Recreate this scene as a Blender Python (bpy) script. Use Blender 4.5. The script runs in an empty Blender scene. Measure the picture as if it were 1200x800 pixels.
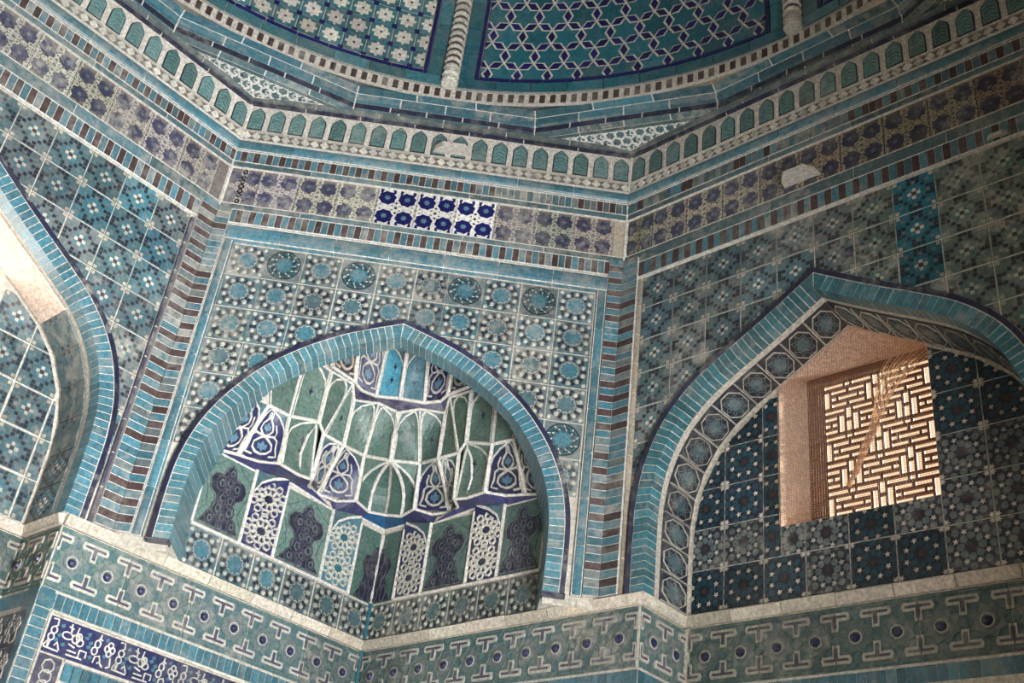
import bpy, math, random
from math import sin, cos, pi, sqrt, atan2, hypot, radians
from mathutils import Vector, Matrix, Euler
random.seed(11)
SC = bpy.context.scene
COL = SC.collection

# ------------------------------------------------------------------ camera, light, exposure
CAM_LOC = Vector((0.528, -2.2134, -1.76)); CAM_ROT = Euler((2.1416, -0.1132, -0.0799)); FPX = 1320.5
cam = bpy.data.cameras.new('camera'); cam.sensor_width = 36; cam.lens = FPX / 1200 * 36
cam.clip_start = 0.02
camo = bpy.data.objects.new('camera', cam); COL.objects.link(camo)
camo.location = CAM_LOC; camo.rotation_euler = CAM_ROT; SC.camera = camo
CM = CAM_ROT.to_matrix()

world = bpy.data.worlds.new('sky'); SC.world = world; world.use_nodes = True
world.node_tree.nodes['Background'].inputs[0].default_value = (1.0, 0.70, 0.44, 1)
world.node_tree.nodes['Background'].inputs[1].default_value = 1.2

def area_light(name, loc, direction, sx, sy, power, color, spread=180):
    l = bpy.data.lights.new(name, 'AREA'); l.shape = 'RECTANGLE'; l.size = sx; l.size_y = sy
    l.energy = power; l.color = color; l.spread = radians(spread)
    o = bpy.data.objects.new(name, l); COL.objects.link(o); o.location = loc
    o.rotation_euler = Vector(direction).to_track_quat('-Z', 'Y').to_euler()
    return o
R2 = sqrt(.5)
# daylight through the open doorway and the windows of the two walls behind the camera
area_light('doorway_daylight', (2.62*R2, -2.62*R2, -2.0), (-.49, .71, .52), 1.7, 2.4, 120, (.94, .975, 1.0), 72)
area_light('window_daylight', (2.9*R2, -2.9*R2, .85), (-R2, R2, 0.05), .68, .8, 30, (.95, .97, 1.0), 110)
area_light('side_window_daylight', (-2.9*R2, -2.9*R2, .85), (R2, R2, 0.05), .68, .8, 3, (.95, .97, 1.0))
area_light('bay_window_daylight', (-3.25*R2, 3.25*R2, .86), (R2, -R2, -.15), .62, .8, 10, (1.0, .96, .91), 150)
sun = bpy.data.lights.new('sun', 'SUN'); sun.energy = 13; sun.angle = radians(4); sun.color = (1, .86, .68)
suno = bpy.data.objects.new('sun', sun); COL.objects.link(suno)
suno.rotation_euler = Vector((-.99, -.52, -.62)).to_track_quat('-Z', 'Y').to_euler()
SC.view_settings.view_transform = 'Standard'; SC.view_settings.look = 'None'
SC.view_settings.exposure = -0.08; SC.view_settings.gamma = 1.0; SC.view_settings.use_curve_mapping = False
try: SC.cycles.use_denoising = True
except Exception: pass

# ------------------------------------------------------------------ materials
MATS = {}
def mat(name, col, rough=.38, dust=.35, dustcol=(.37, .35, .305), bump=.25, var=.45, spec=.5, scale=1.0, emit=None, trans=0):
    m = bpy.data.materials.new(name); m.use_nodes = True
    nt = m.node_tree; N = nt.nodes; L = nt.links; b = N['Principled BSDF']
    oi = N.new('ShaderNodeObjectInfo'); geo = N.new('ShaderNodeNewGeometry')
    def math_(op, a, bb):
        n = N.new('ShaderNodeMath'); n.operation = op
        for i, v in enumerate((a, bb)):
            if isinstance(v, (int, float)): n.inputs[i].default_value = v
            else: L.new(v, n.inputs[i])
        return n.outputs[0]
    def noise(sc, det, rough_=.6):
        n = N.new('ShaderNodeTexNoise'); n.inputs['Scale'].default_value = sc; n.inputs['Detail'].default_value = det
        n.inputs['Roughness'].default_value = rough_; L.new(geo.outputs['Position'], n.inputs['Vector']); return n
    # object tint and random value
    mul = N.new('ShaderNodeMix'); mul.data_type = 'RGBA'; mul.blend_type = 'MULTIPLY'; mul.inputs[0].default_value = 1
    mul.inputs[6].default_value = (*col, 1); L.new(oi.outputs['Color'], mul.inputs[7])
    fine = noise(58*scale, 5, .75)
    v = math_('ADD', math_('MULTIPLY', oi.outputs['Random'], var), 1 - var*.5)
    v = math_('MULTIPLY', v, math_('MAXIMUM', math_('ADD', math_('MULTIPLY', fine.outputs[0], 2.4), -.2), .25))
    hs = N.new('ShaderNodeHueSaturation'); L.new(mul.outputs[2], hs.inputs['Color']); L.new(v, hs.inputs['Value'])
    # dust and lost glaze
    big = noise(2.3, 4, .62); mid = noise(19*scale, 6, .72)
    s = math_('ADD', math_('MULTIPLY', big.outputs[0], .55), math_('MULTIPLY', mid.outputs[0], .75))
    ramp = N.new('ShaderNodeMapRange'); ramp.inputs[1].default_value = .62; ramp.inputs[2].default_value = .86
    L.new(s, ramp.inputs[0])
    d = math_('MULTIPLY', ramp.outputs[0], dust*2.0)
    d = math_('MINIMUM', math_('ADD', math_('MULTIPLY', d, oi.outputs['Alpha']), math_('MULTIPLY', oi.outputs['Alpha'], dust*.10)), .93)
    mx = N.new('ShaderNodeMix'); mx.data_type = 'RGBA'; L.new(d, mx.inputs[0]); L.new(hs.outputs[0], mx.inputs[6])
    mx.inputs[7].default_value = (*dustcol, 1)
    L.new(mx.outputs[2], b.inputs['Base Color'])
    rr = math_('MINIMUM', math_('ADD', math_('MULTIPLY', d, .5), rough), 1.0); L.new(rr, b.inputs['Roughness'])
    b.inputs['Specular IOR Level'].default_value = spec
    if bump:
        bp = N.new('ShaderNodeBump'); bp.inputs['Strength'].default_value = bump; bp.inputs['Distance'].default_value = .006
        L.new(math_('ADD', fine.outputs[0], math_('MULTIPLY', mid.outputs[0], .8)), bp.inputs['Height']); L.new(bp.outputs[0], b.inputs['Normal'])
    if trans:
        b.inputs['Transmission Weight'].default_value = 0
        b.inputs['Subsurface Weight'].default_value = 0
    MATS[name] = m
    return m
mat('grout', (.60, .55, .47), .85, .25, (.42, .37, .30), .4, .15, .2)
mat('plaster', (.62, .575, .51), .85, .3, (.45, .40, .33), .4, .15, .2)
mat('rib', (.70, .66, .595), .8, .22, (.46, .42, .35), .35, .12, .2)
mat('ledge', (.60, .53, .43), .8, .3, (.42, .37, .30), .4, .3, .2)
mat('turq', (.055, .162, .205), .28, .34)
mat('turq_bright', (.08, .29, .39), .25, .16)
mat('teal_tile', (.066, .130, .146), .34, .42)
mat('teal_dark', (.028, .10, .115), .32, .3)
mat('slate', (.115, .15, .155), .45, .5)
mat('turq_deep', (.015, .125, .165), .3, .2)
mat('green', (.115, .185, .155), .17, .25, (.36, .37, .31), .5)
mat('green_deep', (.07, .135, .115), .15, .22, (.34, .36, .30), .55)
mat('green_t', (.125, .245, .23), .3, .25, (.34, .38, .34), .9)
mat('teal_mid', (.04, .14, .165), .3, .3)
mat('brown', (.06, .034, .034), .5, .16)
mat('navy', (.017, .02, .052), .3, .28)
mat('cobalt', (.022, .026, .088), .3, .25)
mat('indigo', (.036, .038, .088), .4, .42)
mat('navy_new', (.012, .014, .10), .28, .03)
mat('ink', (.018, .022, .036), .4, .25)
mat('violet', (.06, .056, .095), .4, .35)
mat('blue', (.018, .062, .085), .3, .22)
mat('blue_pale', (.10, .20, .27), .35, .25)
mat('cream', (.60, .565, .49), .5, .3)
mat('white', (.74, .72, .67), .45, .08)
mat('bone', (.47, .45, .385), .6, .3)
mat('sand', (.42, .36, .275), .75, .3)
mat('soil', (.15, .13, .115), .7, .3)
mat('wood', (.20, .075, .03), .6, .1, bump=.2)
mat('net', (.36, .25, .18), .6, .0, bump=0, var=0)
mat('net_pale', (.80, .66, .52), .7, 0, bump=0, var=0)
mat('reveal', (.80, .62, .50), .9, .15, (.5, .38, .3), .25, .1, .15)
mat('stone', (.60, .55, .49), .85, .2, bump=.3)
mat('floorstone', (.30, .26, .21), .8, .2)
mat('limewash', (.26, .27, .26), .9, .2)

_m = MATS['net_pale'].node_tree; _t = _m.nodes.new('ShaderNodeBsdfTranslucent'); _t.inputs[0].default_value = (.95, .78, .60, 1)
_x = _m.nodes.new('ShaderNodeMixShader'); _x.inputs[0].default_value = .6; _o = [q for q in _m.nodes if q.type == 'OUTPUT_MATERIAL'][0]
_m.links.new(_m.nodes['Principled BSDF'].outputs[0], _x.inputs[1]); _m.links.new(_t.outputs[0], _x.inputs[2]); _m.links.new(_x.outputs[0], _o.inputs[0])

# ------------------------------------------------------------------ frames and projection
AW = 2.7; TH = AW * math.tan(radians(22.5)); DN = 0.343; WN = 0.887
ANG = {'L': -45, 'C': 0, 'R': 45}
def frame(name, d=0.0):
    """x = right along the wall, y = up, z = out of the wall into the room; origin on the wall plane pushed back by d"""
    a = radians(ANG[name]); n = Vector((sin(a), cos(a), 0)); t = Vector((cos(a), -sin(a), 0))
    o = n * (AW + d)
    return Matrix(((t.x, 0, -n.x, o.x), (t.y, 0, -n.y, o.y), (0, 1, 0, 0), (0, 0, 0, 1)))
def wp(name, u, z, h=0, d=0): return frame(name, d) @ Vector((u, z, h))
def pix(P):
    q = CM.transposed() @ (Vector(P) - CAM_LOC)
    if q.z > -.05: return (-9999, -9999)
    return (600 + FPX*q.x/-q.z, 400 - FPX*q.y/-q.z)
def seen(P, m=170):
    x, y = pix(P); return -m < x < 1200+m and -m < y < 800+m

# ------------------------------------------------------------------ mesh builder
def area2(p): return sum(p[i][0]*p[(i+1) % len(p)][1]-p[(i+1) % len(p)][0]*p[i][1] for i in range(len(p)))
def ccw(p): return p if area2(p) > 0 else p[::-1]
def clip_hp(p, a, n):
    """keep the part of polygon p where (q-a).n >= 0"""
    o = []
    for i in range(len(p)):
        A = p[i]; B = p[(i+1) % len(p)]
        da = (A[0]-a[0])*n[0]+(A[1]-a[1])*n[1]; db = (B[0]-a[0])*n[0]+(B[1]-a[1])*n[1]
        if da >= 0: o.append(A)
        if (da >= 0) != (db >= 0):
            t = da/(da-db); o.append((A[0]+(B[0]-A[0])*t, A[1]+(B[1]-A[1])*t))
    return o
class MB:
    def __init__(s, f=None, clips=None):
        s.v = []; s.f = []; s.m = []; s.mats = []; s.fn = f; s.clips = clips or []
    def mi(s, m):
        if m not in s.mats: s.mats.append(m)
        return s.mats.index(m)
    def add(s, pts): 
        i = len(s.v)
        for q in pts: s.v.append(Vector(s.fn(*q)) if s.fn else Vector(q))
        return i
    def face(s, idx, m): s.f.append(tuple(idx)); s.m.append(s.mi(m))
    def prism(s, poly, z0, z1, m, sides=True):
        p = list(poly)
        for a, n in s.clips:
            p = clip_hp(p, a, n)
            if len(p) < 3: return
        if abs(area2(p)) < 1e-7: return
        p = ccw(p); n = len(p)
        i = s.add([(x, y, z1) for x, y in p]); s.face(range(i, i+n), m)
        if sides and z0 < z1:
            j = s.add([(x, y, z0) for x, y in p])
            for k in range(n): s.face((j+k, j+(k+1) % n, i+(k+1) % n, i+k), m)
    def fan(s, poly, z0, z1, m, c=None):
        """star-shaped polygon with raised rim, fanned from the centre"""
        n = len(poly)
        c = c or (sum(q[0] for q in poly)/n, sum(q[1] for q in poly)/n)
        s.prism(poly, z0, z1, m)
    def dome(s, cx, cy, r, z0, h, m, n=7):
        if s.clips:
            for a, nn in s.clips:
                if (cx-a[0])*nn[0]+(cy-a[1])*nn[1] < r: return
        i = s.add([(cx+r*cos(2*pi*k/n), cy+r*sin(2*pi*k/n), z0) for k in range(n)])
        j = s.add([(cx+.72*r*cos(2*pi*k/n), cy+.72*r*sin(2*pi*k/n), z0+h*.72) for k in range(n)])
        t = s.add([(cx, cy, z0+h)])
        for k in range(n):
            s.face((i+k, i+(k+1) % n, j+(k+1) % n, j+k), m); s.face((j+k, j+(k+1) % n, t), m)
    def ribbon(s, pts, w, z0, z1, m, closed=False):
        n = len(pts); L = []; R = []
        for k in range(n):
            if closed: a = pts[(k-1) % n]; b = pts[(k+1) % n]
            else: a = pts[max(0, k-1)]; b = pts[min(n-1, k+1)]
            dx, dy = b[0]-a[0], b[1]-a[1]; l = hypot(dx, dy) or 1
            nx, ny = -dy/l*w/2, dx/l*w/2
            L.append((pts[k][0]+nx, pts[k][1]+ny)); R.append((pts[k][0]-nx, pts[k][1]-ny))
        for k in range(n if closed else n-1):
            q = (k+1) % n
            s.prism([R[k], R[q], L[q], L[k]], z0, z1, m)
    def hexa(s, P, m):
        """8 corners: bottom ring 0-3, top ring 4-7"""
        i = s.add(P)
        for f in ((3, 2, 1, 0), (4, 5, 6, 7), (0, 1, 5, 4), (1, 2, 6, 5), (2, 3, 7, 6), (3, 0, 4, 7)): s.face([i+k for k in f], m)
    def box(s, x0, x1, y0, y1, z0, z1, m):
        s.hexa([(x0, y0, z0), (x1, y0, z0), (x1, y1, z0), (x0, y1, z0), (x0, y0, z1), (x1, y0, z1), (x1, y1, z1), (x0, y1, z1)], m)
    def bar(s, pts, r, m, n=6, up=None):
        """round bar through 3D points"""
        P = [Vector(q) for q in pts]; rings = []
        for k, q in enumerate(P):
            d = (P[min(k+1, len(P)-1)]-P[max(k-1, 0)])
            if d.length < 1e-9: d = Vector((0, 0, 1))
            d.normalize(); a = d.orthogonal().normalized() if abs(d.z) > .95 else d.cross(Vector((0, 0, 1))).normalized()
            b = d.cross(a); rr = r[k] if isinstance(r, (list, tuple)) else r
            rings.append(s.add([q + (a*cos(2*pi*j/n)+b*sin(2*pi*j/n))*rr for j in range(n)]))
        for A, B in zip(rings, rings[1:]):
            for j in range(n): s.face((A+j, A+(j+1) % n, B+(j+1) % n, B+j), m)
        s.face([rings[0]+j for j in reversed(range(n))], m); s.face([rings[-1]+j for j in range(n)], m)
    def mesh(s, name, smooth=False):
        me = bpy.data.meshes.new(name); me.from_pydata([tuple(v) for v in s.v], [], s.f)
        for m in s.mats: me.materials.append(MATS[m])
        me.polygons.foreach_set('material_index', s.m)
        if smooth: me.polygons.foreach_set('use_smooth', [True]*len(s.f))
        me.update(); return me
    def local(s):
        """move origin to centre; return that centre"""
        c = Vector((0, 0, 0))
        for v in s.v: c += v
        c /= max(1, len(s.v))
        for v in s.v: v -= c
        return c

ROOTLOC = {}
def root(name, label, cat, loc=(0, 0, 0), group=None, structure=False):
    o = bpy.data.objects.new(name, None); COL.objects.link(o); o.location = loc; o.empty_display_size = .1
    o['label'] = label; o['category'] = cat
    if group: o['group'] = group
    if structure: o['kind'] = 'structure'
    ROOTLOC[o] = Matrix.Translation(loc); return o
def put(name, me, parent=None, M=None, tint=None, wear=None, label=None):
    o = bpy.data.objects.new(name, me); COL.objects.link(o)
    M = M or Matrix()
    if parent is not None:
        o.parent = parent; ROOTLOC[o] = M; M = ROOTLOC[parent].inverted() @ M
    else: ROOTLOC[o] = M
    o.matrix_basis = M
    if tint or wear is not None:
        t = tint or (1, 1, 1); o.color = (t[0], t[1], t[2], 1 if wear is None else wear)
    if label: o['label'] = label
    return o
def piece(name, mb, parent, tint=None, wear=None, label=None, smooth=False):
    if not mb.f: return None
    c = mb.local(); return put(name, mb.mesh(name, smooth), parent, Matrix.Translation(c), tint, wear, label)
def structure(name, mb, label, cat):
    o = piece(name, mb, None); o['kind'] = 'structure'; o['label'] = label; o['category'] = cat
    return o
def thing(name, mb, label, cat, group=None):
    o = piece(name, mb, None); o['label'] = label; o['category'] = cat
    if group: o['group'] = group
    return o
def at(fr, x, y, z=0): return fr @ Matrix.Translation((x, y, z))
def jit(a=.12): 
    v = 1+random.uniform(-a, a); return (v*random.uniform(.96, 1.04), v, v*random.uniform(.96, 1.04))
def star(cx, cy, R, r, n, a0=0): return [(cx+(R if k % 2 == 0 else r)*cos(a0+pi*k/n), cy+(R if k % 2 == 0 else r)*sin(a0+pi*k/n)) for k in range(2*n)]
def ngon(cx, cy, r, n, a0=0, sy=1): return [(cx+r*cos(a0+2*pi*k/n), cy+r*sy*sin(a0+2*pi*k/n)) for k in range(n)]
def rect(x0, x1, y0, y1): return [(x0, y0), (x1, y0), (x1, y1), (x0, y1)]

# ------------------------------------------------------------------ arch curves
def catmull(P, n=10):
    P = [(2*P[0][0]-P[1][0], 2*P[0][1]-P[1][1])]+list(P)+[(2*P[-1][0]-P[-2][0], 2*P[-1][1]-P[-2][1])]; o = []
    for i in range(1, len(P)-2):
        a, b, c, d = P[i-1:i+3]
        for k in range(n):
            t = k/n
            o.append(tuple(.5*((2*b[j])+(-a[j]+c[j])*t+(2*a[j]-5*b[j]+4*c[j]-d[j])*t*t+(-a[j]+3*b[j]-3*c[j]+d[j])*t**3) for j in (0, 1)))
    o.append(P[-2]); return o
def resample(P, n):
    d = [0]
    for a, b in zip(P, P[1:]): d.append(d[-1]+hypot(b[0]-a[0], b[1]-a[1]))
    o = []; j = 0
    for k in range(n+1):
        s = d[-1]*k/n
        while j < len(d)-2 and d[j+1] < s: j += 1
        t = (s-d[j])/max(1e-9, d[j+1]-d[j]); o.append((P[j][0]+(P[j+1][0]-P[j][0])*t, P[j][1]+(P[j+1][1]-P[j][1])*t))
    return o
HALF_C = catmull([(.85, .047), (.852, .28), (.842, .45), (.80, .62), (.72, .78), (.60, .935), (.45, 1.065), (.28, 1.170), (.14, 1.232), (0, 1.285)])
HALF_A = catmull([(.86, .047), (.86, .30), (.855, .48), (.82, .66), (.735, .84), (.60, .985), (.45, 1.085), (.28, 1.185), (.14, 1.27), (0, 1.36)])
def half_normals(P):
    o = []
    for k in range(len(P)):
        a = P[max(0, k-1)]; b = P[min(len(P)-1, k+1)]; dx, dy = b[0]-a[0], b[1]-a[1]; l = hypot(dx, dy); o.append((dy/l, -dx/l))
    return o
def full_curve(half, off, n=44):
    h = resample(half, n); N = half_normals(h); N[-1] = N[-2]
    r = [(p[0]+q[0]*off, p[1]+q[1]*off) for p, q in zip(h, N)]
    # apex on the axis
    a, b = r[-2], r[-1]; t = a[0]/(a[0]-b[0]) if a[0] != b[0] else 1
    r[-1] = (0, a[1]+(b[1]-a[1])*t) if off else r[-1]
    return [(-x, z) for x, z in r]+[(x, z) for x, z in reversed(r[:-1])]   # left foot, apex, right foot
def inside(poly, q):
    c = False; x, y = q
    for i in range(len(poly)):
        a = poly[i]; b = poly[i-1]
        if (a[1] > y) != (b[1] > y) and x < (b[0]-a[0])*(y-a[1])/(b[1]-a[1])+a[0]: c = not c
    return c
def arch_clip(curve, x0, x1, y0, y1):
    """None: wholly inside the arch; []: wholly outside; else one half-plane that keeps the outside"""
    poly = [(curve[0][0], -9)]+curve+[(curve[-1][0], -9)]
    ins = [inside(poly, q) for q in rect(x0, x1, y0, y1)]
    if all(ins): return None
    pts = []
    E = rect(x0, x1, y0, y1)
    for i in range(len(curve)-1):
        a, b = curve[i], curve[i+1]
        for k in range(4):
            c, d = E[k], E[(k+1) % 4]
            den = (b[0]-a[0])*(d[1]-c[1])-(b[1]-a[1])*(d[0]-c[0])
            if abs(den) < 1e-12: continue
            t = ((c[0]-a[0])*(d[1]-c[1])-(c[1]-a[1])*(d[0]-c[0]))/den; s = ((c[0]-a[0])*(b[1]-a[1])-(c[1]-a[1])*(b[0]-a[0]))/den
            if 0 <= t <= 1 and 0 <= s <= 1: pts.append((a[0]+(b[0]-a[0])*t, a[1]+(b[1]-a[1])*t))
    if not any(ins) and len(pts) < 2: return []
    if len(pts) < 2: return []
    p, q = pts[0], pts[-1]
    if hypot(p[0]-q[0], p[1]-q[1]) < 1e-6: return []
    n = (-(q[1]-p[1]), q[0]-p[0]); l = hypot(*n); n = (n[0]/l, n[1]/l)     # curve runs left to right: outside is to its left
    return [(p, n)]

# ------------------------------------------------------------------ tile patterns (local x right, y up, z out of the wall)
def pat_star(b, s=.192, ox=0, oy=0, old=False):
    h = s/2; b.prism(rect(ox-h, ox+h, oy-h, oy+h), 0, .010, 'slate' if old else 'teal_tile')
    b.prism(star(ox, oy, .050, .038, 10), .010, .0135, 'teal_tile' if old else 'turq')
    b.ribbon(star(ox, oy, .055, .042, 10), .0035, .010, .0128, 'bone', True)
    for k in range(10):
        a = 2*pi*k/10+pi/10; q = lambda r, da: (ox+r*cos(a+da), oy+r*sin(a+da))
        b.dome(*q(.075, 0), .0132, .010, .010, 'bone', 6)
        b.prism([q(.050, pi/10), q(.060, pi/10-.17), q(.070, pi/10-.07), q(.086, pi/10-.13), q(.090, pi/10), q(.086, pi/10+.13), q(.070, pi/10+.07), q(.060, pi/10+.17)], .010, .0138, 'ink')
        b.ribbon([q(.058, -.2), q(.066, 0), q(.058, .2)], .004, .010, .0125, 'bone' if old else 'slate')
    for sx in (-1, 1):
        for sy in (-1, 1):
            b.dome(ox+sx*h*.82, oy+sy*h*.82, .013, .010, .008, 'bone', 6)
            b.prism(star(ox+sx*h*.64, oy+sy*h*.64, .011, .005, 4), .010, .0115, 'ink')
def pat_ring(b, s=.192, ox=0, oy=0, old=False):
    h = s/2; b.prism(rect(ox-h, ox+h, oy-h, oy+h), 0, .010, 'slate')
    b.prism(ngon(ox, oy, .088, 20), .010, .0115, 'teal_dark')
    b.prism(star(ox, oy, .048, .034, 10), .0115, .014, 'turq')
    b.ribbon(ngon(ox, oy, .086, 20), .007, .010, .014, 'ink', True)
    for k in range(10):
        a = 2*pi*k/10; q = lambda r, aa: (ox+r*cos(aa), oy+r*sin(aa))
        b.ribbon([q(.05, a-.30), q(.068, a-.12), q(.071, a+.12), q(.05, a+.30)], .006, .0115, .0145, 'ink')
        b.ribbon([q(.052, a), q(.082, a+.28)], .004, .0115, .0142, 'cream')
def pat_pixel(b, s=.186, ox=0, oy=0, old=False, ground='teal_tile'):
    h = s/2; c = s/9.25
    b.prism(rect(ox-h, ox+h, oy-h, oy+h), 0, .010, ground)
    for i in range(-4, 5):
        for j in range(-4, 5):
            A, B_ = abs(i), abs(j); m = A+B_; t = None
            if m == 0: t = 'brown'
            elif m == 1: t = 'bone'
            elif m == 2 and A == 1: t = 'turq'
            elif m == 4: t = 'ink'
            elif m == 5 and A in (1, 4): t = 'ink'
            elif m == 3 and A in (0, 3): t = 'slate'
            elif m == 6 and A == B_: t = 'slate'
            elif m == 8: t = 'sand'
            if t: b.prism(rect(ox+(i-.42)*c, ox+(i+.42)*c, oy+(j-.42)*c, oy+(j+.42)*c), .009, .0114, t)
def pat_girih(b, s=.206, ox=0, oy=0, old=False):
    h = s/2; b.prism(rect(ox-h, ox+h, oy-h, oy+h), 0, .010, 'ink')
    keep = b.clips; b.clips = keep+[((ox-h, 0), (1, 0)), ((ox+h, 0), (-1, 0)), ((0, oy-h), (0, 1)), ((0, oy+h), (0, -1))]
    pm = 'slate' if old else 'blue'
    for k in range(8):
        a = 2*pi*k/8
        b.prism(ngon(ox+.044*cos(a), oy+.044*sin(a), .0165, 7, a), .010, .0125, pm)
        a2 = a+pi/8
        b.prism(star(ox+.068*cos(a2), oy+.068*sin(a2), .0135, .006, 5, a2), .010, .013, 'cream')
        b.prism(ngon(ox+.087*cos(a), oy+.087*sin(a), .0165, 7, a+.4), .010, .0125, pm)
        b.prism(ngon(ox+.108*cos(a2), oy+.108*sin(a2), .016, 7, a2), .010, .0125, pm)
    b.prism(star(ox, oy, .019, .010, 8), .010, .012, 'brown')
    for sx in (-1, 1):
        for sy in (-1, 1): b.prism(star(ox+sx*h*.92, oy+sy*h*.92, .015, .007, 6), .010, .013, 'cream')
    b.clips = keep
PAT = {'star': pat_star, 'ring': pat_ring, 'pixel': pat_pixel, 'girih': pat_girih}
MESHES = {}
def shared(key, fn):
    if key not in MESHES:
        b = MB(); fn(b); MESHES[key] = b.mesh(key)
    return MESHES[key]
def wall_tile(parent, fr, x0, x1, y0, y1, pat, size, curve=None, old=False, tint=None, wear=None, extra=None, h=-.0075, name='tile', ground=None):
    cx, cy = (x0+x1)/2, (y0+y1)/2
    if not seen(fr @ Vector((cx, cy, 0))): return None
    clips = []
    if curve:
        clips = arch_clip(curve, x0, x1, y0, y1)
        if clips is None: return None
    clips = list(clips)
    if extra: clips += extra
    g = .0035
    kw = {'ground': ground} if ground else {}
    full = not clips and abs((x1-x0)-size) < .02 and abs((y1-y0)-size) < .02
    if full:
        me = shared(f'{pat}_tile_{old}_{ground}', lambda b: PAT[pat](b, size-2*g, old=old, **kw))
        return put(name, me, parent, at(fr, cx, cy, h), tint or jit(), wear)
    b = MB(clips=[((a[0]-cx, a[1]-cy), n) for a, n in clips]+[((x0+g-cx, 0), (1, 0)), ((x1-g-cx, 0), (-1, 0)), ((0, y0+g-cy), (0, 1)), ((0, y1-g-cy), (0, -1))])
    PAT[pat](b, size-2*g, old=old, **kw)
    if not b.f: return None
    return put(name, b.mesh(pat+'_cut'), parent, at(fr, cx, cy, h), tint or jit(), wear)
def box_mesh(key, w, h, d, m, bev=.0):
    def f(b): b.box(-w/2, w/2, -h/2, h/2, 0, d, m)
    return shared(key, f)
def strip_pieces(parent, name, fr, x0, x1, y0, y1, length, depth, m, vertical=False, gap=.004, profile='flat', h=0, wear=None, tint=None):
    """a run of moulding blocks along x (or y): half-round or flat"""
    a, bnd = (y0, y1) if vertical else (x0, x1)
    if depth > .015:
        bed = MB(); bed.fn = lambda x, y, z: fr @ Vector((x, y, z+h)); e = .86; cxm, cym = (x0+x1)/2, (y0+y1)/2
        n0 = 12
        for k in range(n0):        # only the stretch in view
            s0 = a+(bnd-a)*k/n0; s1 = a+(bnd-a)*(k+1)/n0
            if not seen(fr @ (Vector((cxm, (s0+s1)/2, 0)) if vertical else Vector(((s0+s1)/2, cym, 0))), 150): continue
            if vertical: bed.box(cxm-(x1-x0)/2*e, cxm+(x1-x0)/2*e, s0, s1, 0, depth*(.72 if profile == 'round' else .88), 'rib')
            else: bed.box(s0, s1, cym-(y1-y0)/2*e, cym+(y1-y0)/2*e, 0, depth*(.72 if profile == 'round' else .88), 'rib')
        piece('mortar', bed, parent)
    n = max(1, round((bnd-a)/length)); st = (bnd-a)/n
    for k in range(n):
        s0 = a+k*st+gap/2; s1 = a+(k+1)*st-gap/2
        if vertical: c = ((x0+x1)/2, (s0+s1)/2); hw = (x1-x0)/2
        else: c = ((s0+s1)/2, (y0+y1)/2); hw = (y1-y0)/2
        if not seen(fr @ Vector((c[0], c[1], 0))): continue
        hl = (s1-s0)/2
        key = f'{name}_{m}_{hl:.3f}_{hw:.3f}_{vertical}_{profile}_{depth}'
        def f(b):
            prof = [(-hw, 0), (-hw, depth), (hw, depth), (hw, 0)] if profile == 'flat' else [(-hw*cos(pi*i/6), depth*(.25+.75*sin(pi*i/6)) if 0 < i < 6 else 0) for i in range(7)]
            R = [];
            for e in (-hl, hl):
                R.append(b.add([((q, e, z) if vertical else (e, q, z)) for q, z in prof]))
            N = len(prof)
            for i in range(N-1): b.face((R[0]+i, R[0]+i+1, R[1]+i+1, R[1]+i) if not vertical else (R[0]+i+1, R[0]+i, R[1]+i, R[1]+i+1), m)
            b.face([R[0]+i for i in range(N)], m); b.face([R[1]+i for i in reversed(range(N))], m)
        put(name, shared(key, f), parent, at(fr, c[0], c[1], h), tint or jit(.18), wear)

# ------------------------------------------------------------------ the setting: wall backings, floor, rear walls
def arched_wall(b, fr, half, off, x0, x1, z0, z1, depth, m):
    """wall sheet with an arched opening; the opening's inner face runs back by depth"""
    c = full_curve(half, off, 40)
    c = [(c[0][0], z0)]+c+[(c[-1][0], z0)] if c[0][1] > z0+1e-6 else c
    def outer(p):
        # push the point radially out to the rectangle
        ox, oz = 0, .35
        dx, dz = p[0]-ox, p[1]-oz
        if p[1] <= oz: return (x1 if p[0] > 0 else x0, p[1])
        k = min((x1-ox)/dx if dx > 1e-9 else ((x0-ox)/dx if dx < -1e-9 else 9e9), (z1-oz)/dz if dz > 1e-9 else 9e9)
        return (ox+dx*k, oz+dz*k)
    o = [outer(p) for p in c]
    for i in range(len(c)-1):
        quad = [c[i], c[i+1], o[i+1], o[i]]
        j = b.add([fr @ Vector((x, z, 0)) for x, z in quad]); b.face((j, j+1, j+2, j+3)[::-1], m)
        # corner wedge
        if (abs(o[i][0]-o[i+1][0]) > 1e-6 and abs(o[i][1]-o[i+1][1]) > 1e-6):
            cx = x0 if o[i][0] < 0 and o[i+1][0] < 0 else x1
            j = b.add([fr @ Vector((x, z, 0)) for x, z in (o[i], o[i+1], (cx, z1))]); b.face((j, j+1, j+2)[::-1], m)
        j = b.add([fr @ Vector((c[i][0], c[i][1], 0)), fr @ Vector((c[i+1][0], c[i+1][1], 0)), fr @ Vector((c[i+1][0], c[i+1][1], -depth)), fr @ Vector((c[i][0], c[i][1], -depth))])
        b.face((j, j+1, j+2, j+3), m)
def sheet(b, fr, x0, x1, y0, y1, h, m, nx=1, ny=1):
    for i in range(nx):
        for k in range(ny):
            j = b.add([fr @ Vector(q) for q in ((x0+(x1-x0)*i/nx, y0+(y1-y0)*k/ny, h), (x0+(x1-x0)*(i+1)/nx, y0+(y1-y0)*k/ny, h), (x0+(x1-x0)*(i+1)/nx, y0+(y1-y0)*(k+1)/ny, h), (x0+(x1-x0)*i/nx, y0+(y1-y0)*(k+1)/ny, h))])
            b.face((j, j+1, j+2, j+3), m)
FC, FL, FR = frame('C'), frame('L'), frame('R')
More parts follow.
